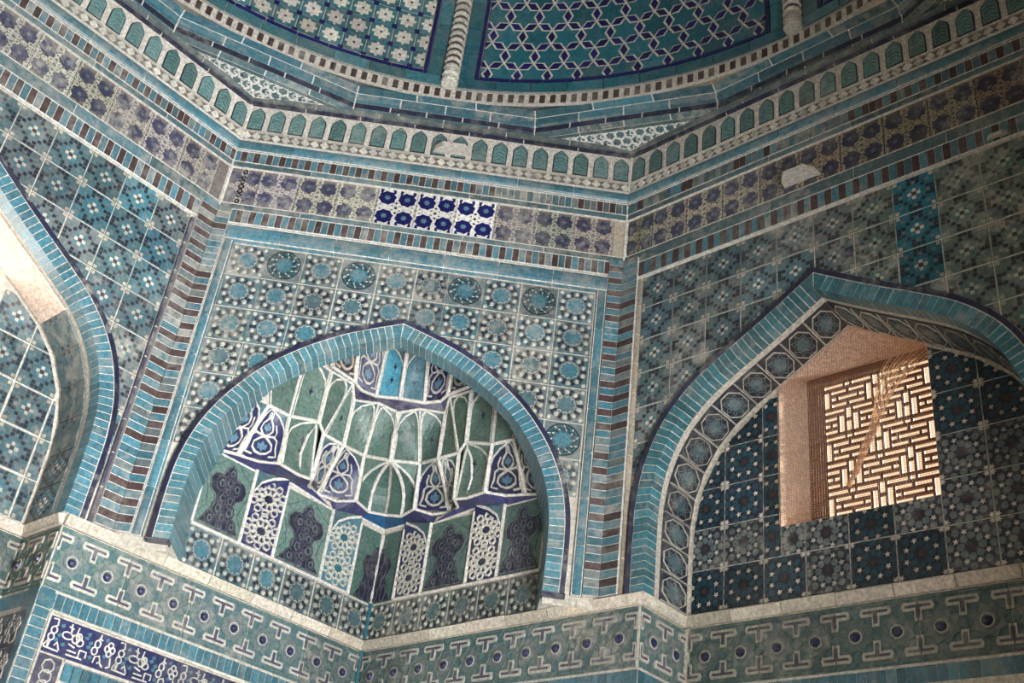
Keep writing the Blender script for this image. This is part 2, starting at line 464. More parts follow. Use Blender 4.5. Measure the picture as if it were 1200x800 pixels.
FLB, FRB = frame('L', DN), frame('R', DN)
ZTOP = 2.80; ZF = -3.3
b = MB(); arched_wall(b, FC, HALF_C, .006, -TH, TH, 0.0, ZTOP, .05, 'grout')
wall_center = structure('wall_center', b, 'diagonal tiled wall over the room corner, pierced by the squinch arch', 'wall')
WALL = {}
WIN = [(-.386, .41), (-.386, 1.174), (-.02, 1.39), (.35, 1.18), (.35, .41)]
for nm, F, FB, lab in (('left', FL, FLB, 'tiled wall with the arched bay beside the bright window reveal'), ('right', FR, FRB, 'shaded tiled wall with the arched bay that holds the lattice window')):
    b = MB(); arched_wall(b, F, HALF_A, .006, -TH, TH, 0.0, ZTOP, DN, 'grout')
    # back of the bay, with the window opening
    def sh(x0, x1, y0, y1): sheet(b, FB, x0, x1, y0, y1, 0, 'grout')
    sh(-.9, -.386, .0, 1.45); sh(.35, .9, .0, 1.45); sh(-.386, .35, .0, .41)
    for q in ([(-.386, 1.174), (-.02, 1.39), (-.02, 1.45), (-.386, 1.45)], [(-.02, 1.39), (.35, 1.18), (.35, 1.45), (-.02, 1.45)]):
        j = b.add([FB @ Vector((x, y, 0)) for x, y in q]); b.face((j, j+1, j+2, j+3), 'grout')
    # lower part of the bay and the square wall beside the squinch, down to the floor
    sheet(b, FB, -WN, WN, ZF, 0.0, 0, 'grout')
    s = 1 if nm == 'left' else -1
    lo, hi = (WN, AW) if s > 0 else (-AW, -WN)
    sheet(b, F, lo, hi, ZF, .05, 0, 'grout')
    lo2, hi2 = (-AW, -WN) if s > 0 else (WN, AW)
    sheet(b, F, lo2, hi2, ZF, .05, 0, 'grout')
    for sx in (-1, 1):
        j = b.add([F @ Vector((sx*WN, ZF, 0)), F @ Vector((sx*WN, ZF, -DN)), F @ Vector((sx*WN, .0, -DN)), F @ Vector((sx*WN, .0, 0))]); b.face((j, j+1, j+2, j+3), 'grout')
    # upper square wall behind the squinch vault
    lo, hi = (1.45, AW) if s > 0 else (-AW, -1.45)
    sheet(b, F, lo, hi, .05, .70, 0, 'grout')
    for q0, q1 in ((-AW, -TH), (TH, AW)): sheet(b, F, q0, q1, .70, 3.0, -.004, 'grout')
    WALL[nm] = structure('wall_'+nm, b, lab, 'wall')
wall_left, wall_right = WALL['left'], WALL['right']
# rear walls with openings for the doorway and windows, upper octagon, floor
def rear(nm, ang, door, lab):
    a = radians(ang); n = Vector((sin(a), cos(a), 0)); t = Vector((cos(a), -sin(a), 0)); o = n*AW
    M = Matrix(((t.x, 0, -n.x, o.x), (t.y, 0, -n.y, o.y), (0, 1, 0, 0), (0, 0, 0, 1))); b = MB()
    def sh(x0, x1, y0, y1): sheet(b, M, x0, x1, y0, y1, 0, 'limewash')
    sh(-AW, -.9, ZF, 1.5); sh(.9, AW, ZF, 1.5); sh(-.9, -.36, -.75, 1.5); sh(.36, .9, -.75, 1.5); sh(-.36, .36, -.75, .42); sh(-.36, .36, 1.28, 1.5); sh(-AW, AW, 1.5, 3.0)
    if not door: sh(-.9, .9, ZF, -.75)
    return structure('wall_'+nm, b, lab, 'wall')
rear('back_right', 135, True, 'plain grey-plastered wall with the open doorway behind the viewer')
rear('back_left', -135, False, 'plain grey-plastered wall with a small window behind the viewer')
b = MB(); j = b.add([(-6, -6, ZF), (6, -6, ZF), (6, 6, ZF), (-6, 6, ZF)]); b.face((j, j+1, j+2, j+3), 'floorstone')
structure('floor', b, 'pale stone floor of the chamber', 'floor')

# ------------------------------------------------------------------ arch bands (brick ring with a dark blue outer edge)
def arch_band(nm, label, fr, half, depth, n, edge_h, tints, dark_len=6):
    dep = depth if callable(depth) else (lambda z: depth)
    P0 = fr @ Vector((0, 0, 0)); r = root(nm, label, 'arch', P0)
    h = resample(half, n); N = half_normals(h)
    def pt(k, off, sgn):
        p, q = h[k], N[k]
        if k == n: return (0, p[1]+off/max(.5, N[n-1][1]))
        x, z = p[0]+q[0]*off, p[1]+q[1]*off
        return (sgn*max(0, x), z)
    core = MB()
    for sgn in (-1, 1):
        for i in range(n):
            if not seen(fr @ Vector((sgn*h[i][0], h[i][1], 0)), 90): continue
            q = [pt(i, .0022, sgn), pt(i+1, .0022, sgn), pt(i+1, .104, sgn), pt(i, .104, sgn)]
            if sgn > 0: q = q[::-1]
            core.hexa([fr @ Vector((x, z, -dep(h[i][1])+.002)) for x, z in q[::-1]]+[fr @ Vector((x, z, .0235)) for x, z in q[::-1]], 'rib')
    piece('mortar', core, r)
    for sgn in (-1, 1):
        for k in range(n):
            c = fr @ Vector((sgn*h[k][0], h[k][1], 0))
            if not seen(c): continue
            g = .055
            def mixp(off, t):
                a, bq = pt(k, off, sgn), pt(k+1, off, sgn); return (a[0]+(bq[0]-a[0])*t, a[1]+(bq[1]-a[1])*t)
            q = [mixp(0, g), mixp(0, 1-g), mixp(.074, 1-g), mixp(.074, g)]
            if sgn > 0: q = q[::-1]
            hh = .026+random.uniform(-.0015, .0015)
            dz = dep(h[k][1]); b = MB(); b.hexa([fr @ Vector((x, z, -dz)) for x, z in q[::-1]]+[fr @ Vector((x, z, hh)) for x, z in q[::-1]], 'turq')
            piece('brick', b, r, tints(h[k][1], sgn), random.choice((.4, .6, .9, 1.3)))
        k = 0
        while k < n:
            k2 = min(n, k+dark_len); b = MB()
            c = fr @ Vector((sgn*h[k][0], h[k][1], 0))
            if seen(c):
                for i in range(k, k2):
                    q = [pt(i, .079, sgn), pt(i+1, .079, sgn), pt(i+1, .102, sgn), pt(i, .102, sgn)]
                    if sgn > 0: q = q[::-1]
                    b.hexa([fr @ Vector((x, z, -.01)) for x, z in q[::-1]]+[fr @ Vector((x, z, edge_h)) for x, z in q[::-1]], 'navy')
                piece('edge_strip', b, r, jit(.25), random.choice((.2, .5, 1.2, 2.0)))
            k = k2
    return r
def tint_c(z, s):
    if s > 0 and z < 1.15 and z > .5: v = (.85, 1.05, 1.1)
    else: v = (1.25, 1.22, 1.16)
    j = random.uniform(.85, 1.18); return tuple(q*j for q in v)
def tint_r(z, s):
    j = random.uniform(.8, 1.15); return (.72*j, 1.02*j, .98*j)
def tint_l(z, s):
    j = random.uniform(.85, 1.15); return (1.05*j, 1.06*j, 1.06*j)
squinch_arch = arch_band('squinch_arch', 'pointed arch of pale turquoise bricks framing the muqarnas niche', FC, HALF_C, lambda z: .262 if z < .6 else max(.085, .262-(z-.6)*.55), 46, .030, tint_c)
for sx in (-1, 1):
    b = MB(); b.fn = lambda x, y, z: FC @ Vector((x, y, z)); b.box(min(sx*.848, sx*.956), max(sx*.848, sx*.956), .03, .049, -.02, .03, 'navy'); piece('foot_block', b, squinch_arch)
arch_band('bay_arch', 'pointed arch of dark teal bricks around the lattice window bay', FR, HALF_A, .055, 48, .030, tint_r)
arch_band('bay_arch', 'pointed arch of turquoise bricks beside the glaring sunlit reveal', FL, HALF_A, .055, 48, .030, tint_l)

# ------------------------------------------------------------------ centre wall: star tiles in the spandrels, teal frame
MIDC = full_curve(HALF_C, .098); MIDA = full_curve(HALF_A, .098)
cols = [-.975, -.78, -.585, -.386, -.185, .016, .187, .377, .577, .777, .972]
rings = {(1, 0), (3, 0), (6, 0), (8, 0), (9, 4)}
for r_ in range(6):
    y1 = 1.738-.2*r_; y0 = y1-.2
    for c_ in range(10):
        p = 'ring' if (c_, r_) in rings else 'star'
        old = p == 'star' and random.random() < .3
        wear = random.choice((.5, .8, 1.1, 1.5)) * (1.5 if c_ in (4, 5, 6) else 1)
        wall_tile(wall_center, FC, cols[c_], cols[c_+1], y0, y1, p, .2, MIDC, old, wear=wear, name='star_tile' if p == 'star' else 'ring_tile')
frm = root('frame_moulding', 'teal glazed moulding framing the squinch wall panel on three sides', 'moulding', wp('C', 0, 1.8))
for s in (-1, 1):
    strip_pieces(frm, 'moulding_block', FC, min(s*.977, s*1.032), max(s*.977, s*1.032), .05, 1.745, .24, .032, 'turq', True, .005, 'round', tint=None)
strip_pieces(frm, 'moulding_block', FC, -1.03, 1.03, 1.745, 1.858, .3, .03, 'turq', False, .004, 'round')

# ------------------------------------------------------------------ corner pilasters of alternating turquoise and brown bricks
def pilaster(label, faces):
    P = wp(*faces[0][:1], faces[0][1], .05); r = root('corner_pilaster', label, 'pilaster', P)
    for fn, x0, x1, tone in faces:
        fr = frame(fn); z = .055; k = 0
        while z < 1.945:
            hgt = .0405; m = 'brown' if (k % 2 == 1 and random.random() < tone) else 'turq'
            if m == 'turq' and random.random() < .35: m = 'slate'
            if seen(fr @ Vector((x0, z, 0))):
                key = f'pil_{fn}_{x0:.3f}_{m}'
                w = (x1-x0)/2
                def f(b):
                    b.box(-w+.001, w-.001, -.0178, .0178, 0, .034, m)
                put('brick', shared(key, f), r, at(fr, (x0+x1)/2, z+hgt/2), jit(.22), random.choice((.5, 1, 1.6)))
            z += hgt; k += 1
        b = MB(); b.fn = lambda x, y, z: fr @ Vector((x, y, z)); b.box(x0, x1, .055, 1.945, 0, .031, 'rib'); piece('mortar', b, r)
    return r
pilaster('turquoise and brown brick corner pilaster joining the squinch wall and the sunlit bay wall', [('L', TH-.112, TH-.014, .8), ('C', -TH+.014, -TH+.086, .8)])
pilaster('turquoise and brown brick corner pilaster joining the squinch wall and the lattice window wall', [('C', TH-.086, TH-.014, .75), ('R', -TH+.014, -TH+.112, .7)])
strip_pieces(wall_left, 'edge_strip', FL, .985, 1.0, .05, 1.8, .17, .022, 'violet', True, .006)
strip_pieces(wall_right, 'edge_strip', FR, -1.0, -.985, .05, 1.8, .17, .022, 'sand', True, .006)

# ------------------------------------------------------------------ bay walls: stepped-diamond mosaic tiles
def bay_tiles(wall, fr, side):
    n = 10; st = 1.97/n
    for r_ in range(8):
        y1 = 1.815-.2*r_; y0 = y1-.2
        for c_ in range(n):
            x0 = -.985+c_*st; x1 = x0+st
            g = random.random(); tint = None; wear = random.choice((.3, .5, .8, 1.3)); ground = None
            if side == 'R':
                if c_ in (7,) and r_ < 3: ground = 'turq_deep'; wear = .15
                elif c_ > 5: ground = 'slate'; tint = (.75, .9, .75); wear = 1.5
                elif g < .25: ground = 'slate'
            else:
                if (c_, r_) in ((7, 1), (9, 1), (8, 0)): ground = 'turq'; wear = .4
                elif g < .3: ground = 'slate'
            wall_tile(wall, fr, x0, x1, y0, y1, 'pixel', .2, MIDA, tint=tint, wear=wear, name='mosaic_tile', ground=ground)
bay_tiles(wall_left, FL, 'L'); bay_tiles(wall_right, FR, 'R')

# back of the bays
CURB = full_curve(HALF_A, -.01)
POLYB = [(CURB[0][0], -1)]+CURB+[(CURB[-1][0], -1)]
def bay_back(wall, fb, pat, size, x0, rows, tintf, name):
    y1 = rows; 
    r_ = 0; y = .06
    while y < 1.45:
        x = x0
        while x < .86:
            xa, xb, ya, yb = x, x+size, y, y+size
            pieces = []
            # keep clear of the window opening
            if xb > -.386 and xa < .35 and yb > .41 and ya < 1.42:
                if xa < -.386-.03: pieces.append((xa, -.386, ya, yb))
                if xb > .35+.03: pieces.append((.35, xb, ya, yb))
                if ya < .41-.03: pieces.append((max(xa, -.386), min(xb, .35), ya, .41))
            else: pieces.append((xa, xb, ya, yb))
            for q in pieces:
                cx, cy = (q[0]+q[1])/2, (q[2]+q[3])/2
                if not any(inside(POLYB, c) for c in ((q[0]+.02, q[2]+.02), (q[1]-.02, q[2]+.02), (q[0]+.02, q[3]-.02), (q[1]-.02, q[3]-.02))): continue
                t, w, old = tintf(cx, cy)
                # clip at the soffit
                cl = []
                fullc = [inside(POLYB, c) for c in rect(*q)]
                if not all(fullc):
                    cc = arch_clip(CURB, *q)
                    if cc: cl = [(a, (-n[0], -n[1])) for a, n in cc]
                b = wall_tile(wall, fb, *q, pat, size, None, old, t, w, cl, name=name)
            x += size
        y += size
def tb_r(x, y):
    old = y < .42 and random.random() < .6 or (x > .3 and y < .7)
    return (jit(.15), .25 if not old else 1.2, old)
def tb_l(x, y): return (jit(.15), .7, False)
bay_back(wall_right, FRB, 'girih', .206, -.886, 0, tb_r, 'girih_tile')
bay_back(wall_left, FLB, 'pixel', .206, -.86, 0, tb_l, 'mosaic_tile')

# soffit of the bays: curved star tiles between the arch band and the back wall
def soffit(wall, fr, pat, n, name, wearf):
    h = resample(HALF_A, n*4); N = half_normals(h)
    pl = MB()
    for sgn in (-1, 1):
        for k in range(n):
            if not seen(fr @ Vector((sgn*h[k*4+2][0], h[k*4+2][1], -.2))): continue
            L = hypot(h[k*4+4][0]-h[k*4][0], h[k*4+4][1]-h[k*4][1])
            def fn(x, y, z, k=k, sgn=sgn):
                # x across the depth (-.5...5), y along the arch
                t = (y+.5)*4; i = min(3, max(0, int(t))); t -= i
                a, c = h[k*4+i], h[k*4+i+1]; na, nc = N[k*4+i], N[k*4+i+1]
                px, pz = a[0]+(c[0]-a[0])*t, a[1]+(c[1]-a[1])*t; nx, nz = na[0]+(nc[0]-na[0])*t, na[1]+(nc[1]-na[1])*t
                return fr @ Vector((sgn*(px-nx*(z-.004)), pz-nz*(z-.004), -(.205+sgn*-x*.225)))
            b = MB(fn); S = 1.0
            if pat == 'pix' and k >= n-4:
                b.prism(rect(-.5, .5, -.5, .5), 0, .008, 'reveal'); piece('soffit_plaster', b, wall); continue
            b.prism(rect(-.48, .48, -.48, .48), 0, .006, 'ink' if pat == 'med' else 'teal_tile')
            if pat == 'med':
                b.prism(star(0, 0, .26, .19, 8), .006, .010, 'teal_tile')
                b.ribbon(ngon(0, 0, .45, 8, pi/8), .030, .006, .011, 'bone', True); b.ribbon([(-.48, -.47), (.48, -.47)], .03, .006, .011, 'bone')
                for q in range(8):
                    a = 2*pi*q/8
                    b.ribbon([(.24*cos(a-.35), .24*sin(a-.35)), (.37*cos(a), .37*sin(a)), (.24*cos(a+.35), .24*sin(a+.35))], .03, .006, .011, 'slate')
            else:
                for i in range(-4, 5):
                    for j in range(-4, 5):
                        m = abs(i)+abs(j)
                        t = 'brown' if m == 0 else 'cream' if m == 1 else 'ink' if m == 5 else 'turq' if m == 3 else None
                        if t: b.prism(rect((i-.42)*.105, (i+.42)*.105, (j-.42)*.105, (j+.42)*.105), .006, .008, t)
            piece(name, b, wall, jit(.15), wearf)
    return
soffit(wall_right, FR, 'med', 12, 'soffit_tile', .9)
soffit(wall_left, FL, 'pix', 10, 'soffit_tile', 1.2)

# ------------------------------------------------------------------ window: splayed reveal, lattice screen, bird netting
def window(nm, label, fr, wall_d, g=.0365, lattice=True):
    fb = fr
    r = root(nm, label, 'window', fb @ Vector((0, .41, 0)), structure=True)
    D = .29; b = MB()
    W2 = [(-.386, .41), (-.386, 1.34), (.35, 1.34), (.35, .41)]
    # reveal: sides, sill, two sloping head planes
    def q(*p): j = b.add([fb @ Vector(v) for v in p]); b.face(range(j, j+len(p)), 'reveal')
    q((-.386, .41, 0), (-.386, .41, -D), (-.386, 1.33, -D), (-.386, 1.174, 0))
    q((.35, .41, -D), (.35, .41, 0), (.35, 1.18, 0), (.35, 1.33, -D))
    q((-.386, .41, -D), (-.386, .41, 0), (.35, .41, 0), (.35, .41, -D))
    q((-.386, 1.174, 0), (-.386, 1.33, -D), (-.02, 1.33, -D), (-.02, 1.39, 0))
    q((-.02, 1.39, 0), (-.02, 1.33, -D), (.35, 1.33, -D), (.35, 1.18, 0))
    piece('reveal', b, r)
    # timber frame and fretwork screen
    x0, x1, y0, y1 = -.386, .35, .38, 1.36; fx0 = -.305; ftop = 1.285
    b = MB()
    M = fb @ Matrix.Translation((0, 0, -D-.03))
    b.fn = lambda x, y, z: M @ Vector((x, y, z))
    b.box(x0, fx0, y0, y1, 0, .03, 'wood'); b.box(fx0, x1, ftop, y1, 0, .03, 'wood')
    piece('frame', b, r)
    slots = []
    nrow = 26; ncol = 19; t = .37
    def slot(c0, c1, r0, r1): slots.append((fx0+(c0+.0)*g+g*t*.5, fx0+(c1+1)*g-g*t*.5, ftop-(r1+1)*g+g*t*.5, ftop-r0*g-g*t*.5))
    for band in range(7):
        for blk in range(-1, 4):
            c = blk*8+(4 if band % 2 else 0); R0 = band*4
            for (c0, c1, r0, r1) in ((0, 2, 0, 0), (3, 3, 0, 0), (4, 6, 0, 0), (0, 0, 1, 3), (6, 6, 1, 3), (1, 2.45, 1, 1), (3.55, 5, 1, 1), (1, 1, 2, 2), (2, 4, 2, 2), (5, 5, 2, 2), (1, 2.45, 3, 3), (3.55, 5, 3, 3), (7, 7, 0, 1.45), (7, 7, 2.55, 3)):
                if (c0, c1, r0, r1) == (7, 7, 0, 1.45): r1 = 1
                if (c0, c1, r0, r1) == (7, 7, 2.55, 3): r0 = 2
                slot(c+c0, c+c1, R0+r0, R0+r1)
    slots = [(max(s[0], fx0+.006), min(s[1], x1-.006), max(s[2], y0+.006), s[3]) for s in slots]
    slots = [s for s in slots if s[1]-s[0] > .008 and s[3]-s[2] > .008]
    # slab minus slots, as a cell grid
    xs = sorted({round(v, 5) for s in slots for v in s[:2]} | {fx0, x1}); ys = sorted({round(v, 5) for s in slots for v in s[2:]} | {y0, ftop})
    b = MB(); b.fn = lambda x, y, z: M @ Vector((x, y, z))
    hole = set()
    import bisect
    for s in slots:
        i0 = bisect.bisect_left(xs, round(s[0], 5)); i1 = bisect.bisect_left(xs, round(s[1], 5)); k0 = bisect.bisect_left(ys, round(s[2], 5)); k1 = bisect.bisect_left(ys, round(s[3], 5))
        for i in range(i0, i1):
            for k in range(k0, k1): hole.add((i, k))
    T = .014
    for i in range(len(xs)-1):
        for k in range(len(ys)-1):
            if (i, k) in hole: continue
            b.prism(rect(xs[i], xs[i+1], ys[k], ys[k+1]), T, T, 'wood', False)
            for di, dk, e in ((1, 0, ((1, 0), (1, 1))), (-1, 0, ((0, 1), (0, 0))), (0, 1, ((1, 1), (0, 1))), (0, -1, ((0, 0), (1, 0)))):
                if (i+di, k+dk) in hole:
                    p = [(xs[i+a], ys[k+c]) for a, c in e]
                    j = b.add([(p[0][0], p[0][1], 0), (p[1][0], p[1][1], 0), (p[1][0], p[1][1], T), (p[0][0], p[0][1], T)]); b.face((j, j+1, j+2, j+3), 'wood')
    piece('lattice_screen', b, r, label='brown fretwork of interlocking slots with daylight behind')
    return r
win1 = window('window_1', 'tall window with a warm plaster reveal and fretted lattice in the shaded wall', FRB, DN)
win2 = window('window_2', 'window with a blown-out sunlit plaster reveal in the bright bay', FLB, DN)
# bird netting stretched over the lattice window
b = MB(); b.fn = lambda x, y, z: FRB @ Vector((x, y, z))
def head(x): return 1.174+(x+.386)/.366*.216 if x < -.02 else 1.39-(x+.02)/.37*.21
x = -.386
while x < .35:
    b.box(x-.0004, x+.0004, .41, head(x), .014, .0152, 'net'); x += .0125
y = .42
while y < 1.38:
    xa, xb = -.386, .35
    if y > 1.174: xa = -.386+(y-1.174)/.216*.366; xb = min(.35, .35-(y-1.18)/.21*.37)
    if xb > xa: b.box(xa, xb, y-.0004, y+.0004, .0155, .0167, 'net')
    y += .0125
thing('bird_netting', b, 'fine brown square-mesh netting stretched across the lattice window', 'netting')
# crumpled strip of torn netting hanging across the lattice
b = MB(); b.fn = lambda x, y, z: FRB @ Vector((x, y, z))
path = [(.30, 1.20, .10), (.20, 1.12, .075), (.13, 1.03, .05), (.09, .93, .028), (.05, .82, .018), (.0, .72, .013), (-.04, .63, .010), (-.08, .57, .006)]
for k in range(27):
    off = (k-13)/13; P = []
    for i, (px, py, w) in enumerate(path):
        P.append((px+off*w+.004*sin(i*2.1+k), py-off*w*.35+.004*cos(i*1.7+k*2), -.055+.008*sin(i*1.3+k*1.9)))
    b.bar(P, .0013, 'net_pale', 3)
thing('torn_netting', b, 'crumpled pale strip of torn netting trailing diagonally across the lattice', 'netting')

# ------------------------------------------------------------------ entablature on the three visible faces
def frieze_cell(b, cx, w, h, new, strap='bone'):
    G, S, F, K = ('white', 'white', 'navy_new', 'blue_pale') if new else ('soil', strap, 'indigo', 'slate')
    y = h*.255
    for sy in (-1, 1):
        b.prism([(cx+r*cos(a), sy*y+r*.95*sin(a)) for r, a in (((.051 if k % 2 == 0 else .044) if new else (.051 if k % 2 == 0 else .038), 2*pi*k/16+.2) for k in range(16))], .008, .0125, F)
        b.prism(star(cx, sy*y, .019 if new else .014, .012 if new else .008, 6), .0125, .014, K)
    if new:
        for sx in (-1, 1):
            X = cx+sx*w/2
            for (px, py, r) in ((X, 0, .014), (X, .034, .012), (X, -.034, .012), (X-sx*.022, .015, .009), (X-sx*.022, -.015, .009)):
                b.prism(ngon(px, py, r*.62, 6), .010, .0112, 'soil')
            for sy in (-1, 1):
                b.prism([(X-sx*.03, sy*h*.49), (X-sx*.012, sy*h*.49), (X-sx*.012, sy*h*.40), (X-sx*.022, sy*h*.36)], .010, .0115, 'navy_new')
    else:
        for sx in (-1, 1):
            X = cx+sx*w/2
            for px, py, r in ((X, 0, .016), (X, .033, .014), (X, -.033, .014), (X-sx*.024, .017, .011), (X-sx*.024, -.017, .011), (X-sx*.05, .0, .010), (X, .062, .012), (X, -.062, .012), (X, .105, .013), (X, -.105, .013)):
                b.ribbon(ngon(px, py, r, 6, .5), .0065, .008, .0122, S, True)
            for sy in (-1, 1):
                b.ribbon([(X-sx*.012, sy*.125), (X-sx*.018, sy*.09), (X-sx*.006, sy*.075)], .007, .008, .012, S)
def entablature(nm, fn, desc):
    fr = frame(fn); X = TH-.004
    # dentil courses
    for (z0, z1, lab) in ((1.864, 1.948, 'lower') if fn == 'C' else (1.822, 1.915, 'lower'), (2.287, 2.359, 'upper')):
        r = root('dentil_course', f'{lab} course of alternating brown and turquoise bricks on the {desc}', 'brick course', wp(fn, 0, z0))
        n = 62; st = 2*X/n
        b = MB(); b.fn = lambda x, y, z: fr @ Vector((x, y, z)); b.box(-X, X, z0-.006, z1+.002, 0, .019, 'rib'); piece('mortar', b, r)
        for k in range(n):
            x = -X+st*(k+.5)
            if not seen(wp(fn, x, z0)): continue
            m = 'brown' if k % 2 else 'turq'
            faded = (lab == 'upper' and ((fn == 'C' and x > .25) or (fn == 'R' and x < .35) or (fn == 'L' and .5 < x < .95)))
            if faded: m = random.choice(('slate', 'slate', 'turq', 'teal_tile', 'brown'))
            me = box_mesh(f'dentil_{lab}_{m}_{z0}', st-.0035, z1-z0-.004, .018, m)
            put('brick', me, r, at(fr, x, (z0+z1)/2, .004), jit(.22), random.choice((.4, .8, 1.5, 2.0)))
    # frieze with its teal fillets
    r = root('flower_frieze', f'frieze of blue rosettes in interlaced strapwork on the {desc}', 'frieze', wp(fn, 0, 2.1))
    strip_pieces(r, 'fillet', fr, -X, X, *((1.950, 1.988) if fn == 'C' else (1.919, 1.985)), .42, .020, 'teal_tile')
    strip_pieces(r, 'fillet', fr, -X, X, 2.247, 2.284, .42, .020, 'teal_tile')
    joints = [-X, -.94, -.72, -.5, -.28, -.06, .16, .38, .6, .82, 1.04, X]
    for a, c in zip(joints, joints[1:]):
        if not seen(wp(fn, (a+c)/2, 2.1), 110): continue
        new = fn == 'C' and -.3 < a and c < .39
        full = abs(c-a-.22) < .001
        def f(b, full=full, new=new, w=c-a):
            b.prism(rect(-w/2+.003, w/2-.003, -.126, .126), 0, .008, 'white' if new else 'soil')
            if new: b.prism(rect(-w/2+.003, w/2-.003, -.126, .126), .008, .010, 'white')
            keep = b.clips; b.clips = keep+[((-w/2+.003, 0), (1, 0)), ((w/2-.003, 0), (-1, 0)), ((0, -.126), (0, 1)), ((0, .126), (0, -1))]
            for q in ((-.055, .055) if full else (-.055, .055) if w > .1 else ()): frieze_cell(b, q, .11, .252, new, 'sand' if fn == 'R' else 'bone')
            b.clips = keep
        if fn == 'C' and a > 1.0:
            put('tile', box_mesh('sandtile', c-a-.006, .25, .01, 'sand'), r, at(fr, (a+c)/2, 2.1175)); continue
        me = shared(f'frieze_{new}_{fn}_{c-a:.3f}', f)
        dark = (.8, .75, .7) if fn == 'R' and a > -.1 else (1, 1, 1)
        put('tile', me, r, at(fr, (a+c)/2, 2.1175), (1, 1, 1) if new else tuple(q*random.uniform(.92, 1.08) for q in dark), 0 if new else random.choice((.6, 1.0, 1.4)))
    b = MB(); b.fn = lambda x, y, z: fr @ Vector((x, y, z))
    for zz, hh in ((2.2855, .0215), (1.9495 if fn == 'C' else 1.917, .0215), (1.988, .0205), (2.246, .0205)): b.box(-X, X, zz-.0028, zz+.0028, 0, hh, 'rib')
    piece('mortar', b, r)
    # half-round moulding, pierced band, arcade, top fillets
    r = root('roll_moulding', f'turquoise half-round moulding below the arcade on the {desc}', 'moulding', wp(fn, 0, 2.36))
    strip_pieces(r, 'moulding_block', fr, -X, X, 2.362, 2.445, .33, .040, 'turq', False, .005, 'round')
    b = MB(); b.fn = lambda x, y, z: fr @ Vector((x, y, z))
    for zz in (2.3605, 2.4455): b.box(-X, X, zz-.0026, zz+.0026, 0, .026, 'rib')
    piece('mortar', b, r)
    r = root('arcade_band', f'cream band of small pointed green niches on the {desc}', 'arcade', wp(fn, 0, 2.45))
    b = MB(); b.fn = lambda x, y, z: fr @ Vector((x, y, z)); b.box(-X, X, 2.447, 2.526, 0, .012, 'soil')
    b.box(-X, X, 2.447, 2.458, .012, .022, 'cream'); b.box(-X, X, 2.513, 2.526, .012, .022, 'cream')
    piece('band_ground', b, r)
    n = 40; st = 2*X/n
    for k in range(n):
        x = -X+st*(k+.5)
        if not seen(wp(fn, x, 2.49)): continue
        me = shared('diamond', lambda b: b.prism([(-st*.46, 0), (0, -.027), (st*.46, 0), (0, .027)], 0, .009, 'cream'))
        put('diamond', me, r, at(fr, x, 2.4855, .012), jit(.1), random.choice((.5, 1)))
    b = MB(); b.fn = lambda x, y, z: fr @ Vector((x, y, z)); b.box(-X, X, 2.527, 2.714, 0, .014, 'plaster')
    piece('arcade_ground', b, r)
    n = 19; st = 2*X/n
    def niche(b):
        w, hh = st*.365, .083
        def arch(w, y0, ys, yt): return [(-w, y0), (w, y0), (w, ys), (w*.86, ys+(yt-ys)*.36), (w*.45, ys+(yt-ys)*.70), (0, yt), (-w*.45, ys+(yt-ys)*.70), (-w*.86, ys+(yt-ys)*.36), (-w, ys)]
        b.prism(arch(w, -hh, .028, hh), 0, .004, 'ink')
        b.prism(arch(w*.86, -hh+.006, .026, hh-.009), .004, .0075, 'green_t')
        for i in range(5):
            y = -.06+i*.026
            b.ribbon([(-w*.6, y-.008), (0, y+.010), (w*.6, y-.008)], .004, .0075, .010, 'teal_tile')
    for k in range(n):
        x = -X+st*(k+.5)
        if not seen(wp(fn, x, 2.62)): continue
        put('niche', shared('niche', niche), r, at(fr, x, 2.617, .014), jit(.15), random.choice((.3, .7, 1.2)))
        if k % 2: put('joint', box_mesh('joint', .007, .187, .003, 'rib'), r, at(fr, x+st/2, 2.62, .0135))
    r = root('top_fillet', f'thin dark blue and teal fillets above the arcade on the {desc}', 'moulding', wp(fn, 0, 2.72))
    strip_pieces(r, 'fillet', fr, -X, X, 2.717, 2.738, .3, .024, 'navy', False, .006)
    strip_pieces(r, 'fillet', fr, -X, X, 2.741, 2.772, .36, .036, 'slate', False, .006)
entablature('c', 'C', 'squinch wall')
entablature('l', 'L', 'wall of the sunlit bay')
entablature('r', 'R', 'wall of the lattice window')
# white mortar beads in the octagon corners
for s, lab in ((-1, 'mortar seam running up the corner beside the sunlit bay'), (1, 'mortar seam running up the corner beside the lattice window')):
    b = MB(); a = radians(22.5*s); rr = (AW-.012)/cos(radians(22.5))
    b.bar([(rr*sin(a), rr*cos(a), z) for z in (1.95, 2.1, 2.25, 2.36, 2.45, 2.6, 2.77)], [.014, .012, .013, .014, .012, .011, .012], 'rib', 6)
    thing('mortar_seam', b, 'white '+lab, 'seam')

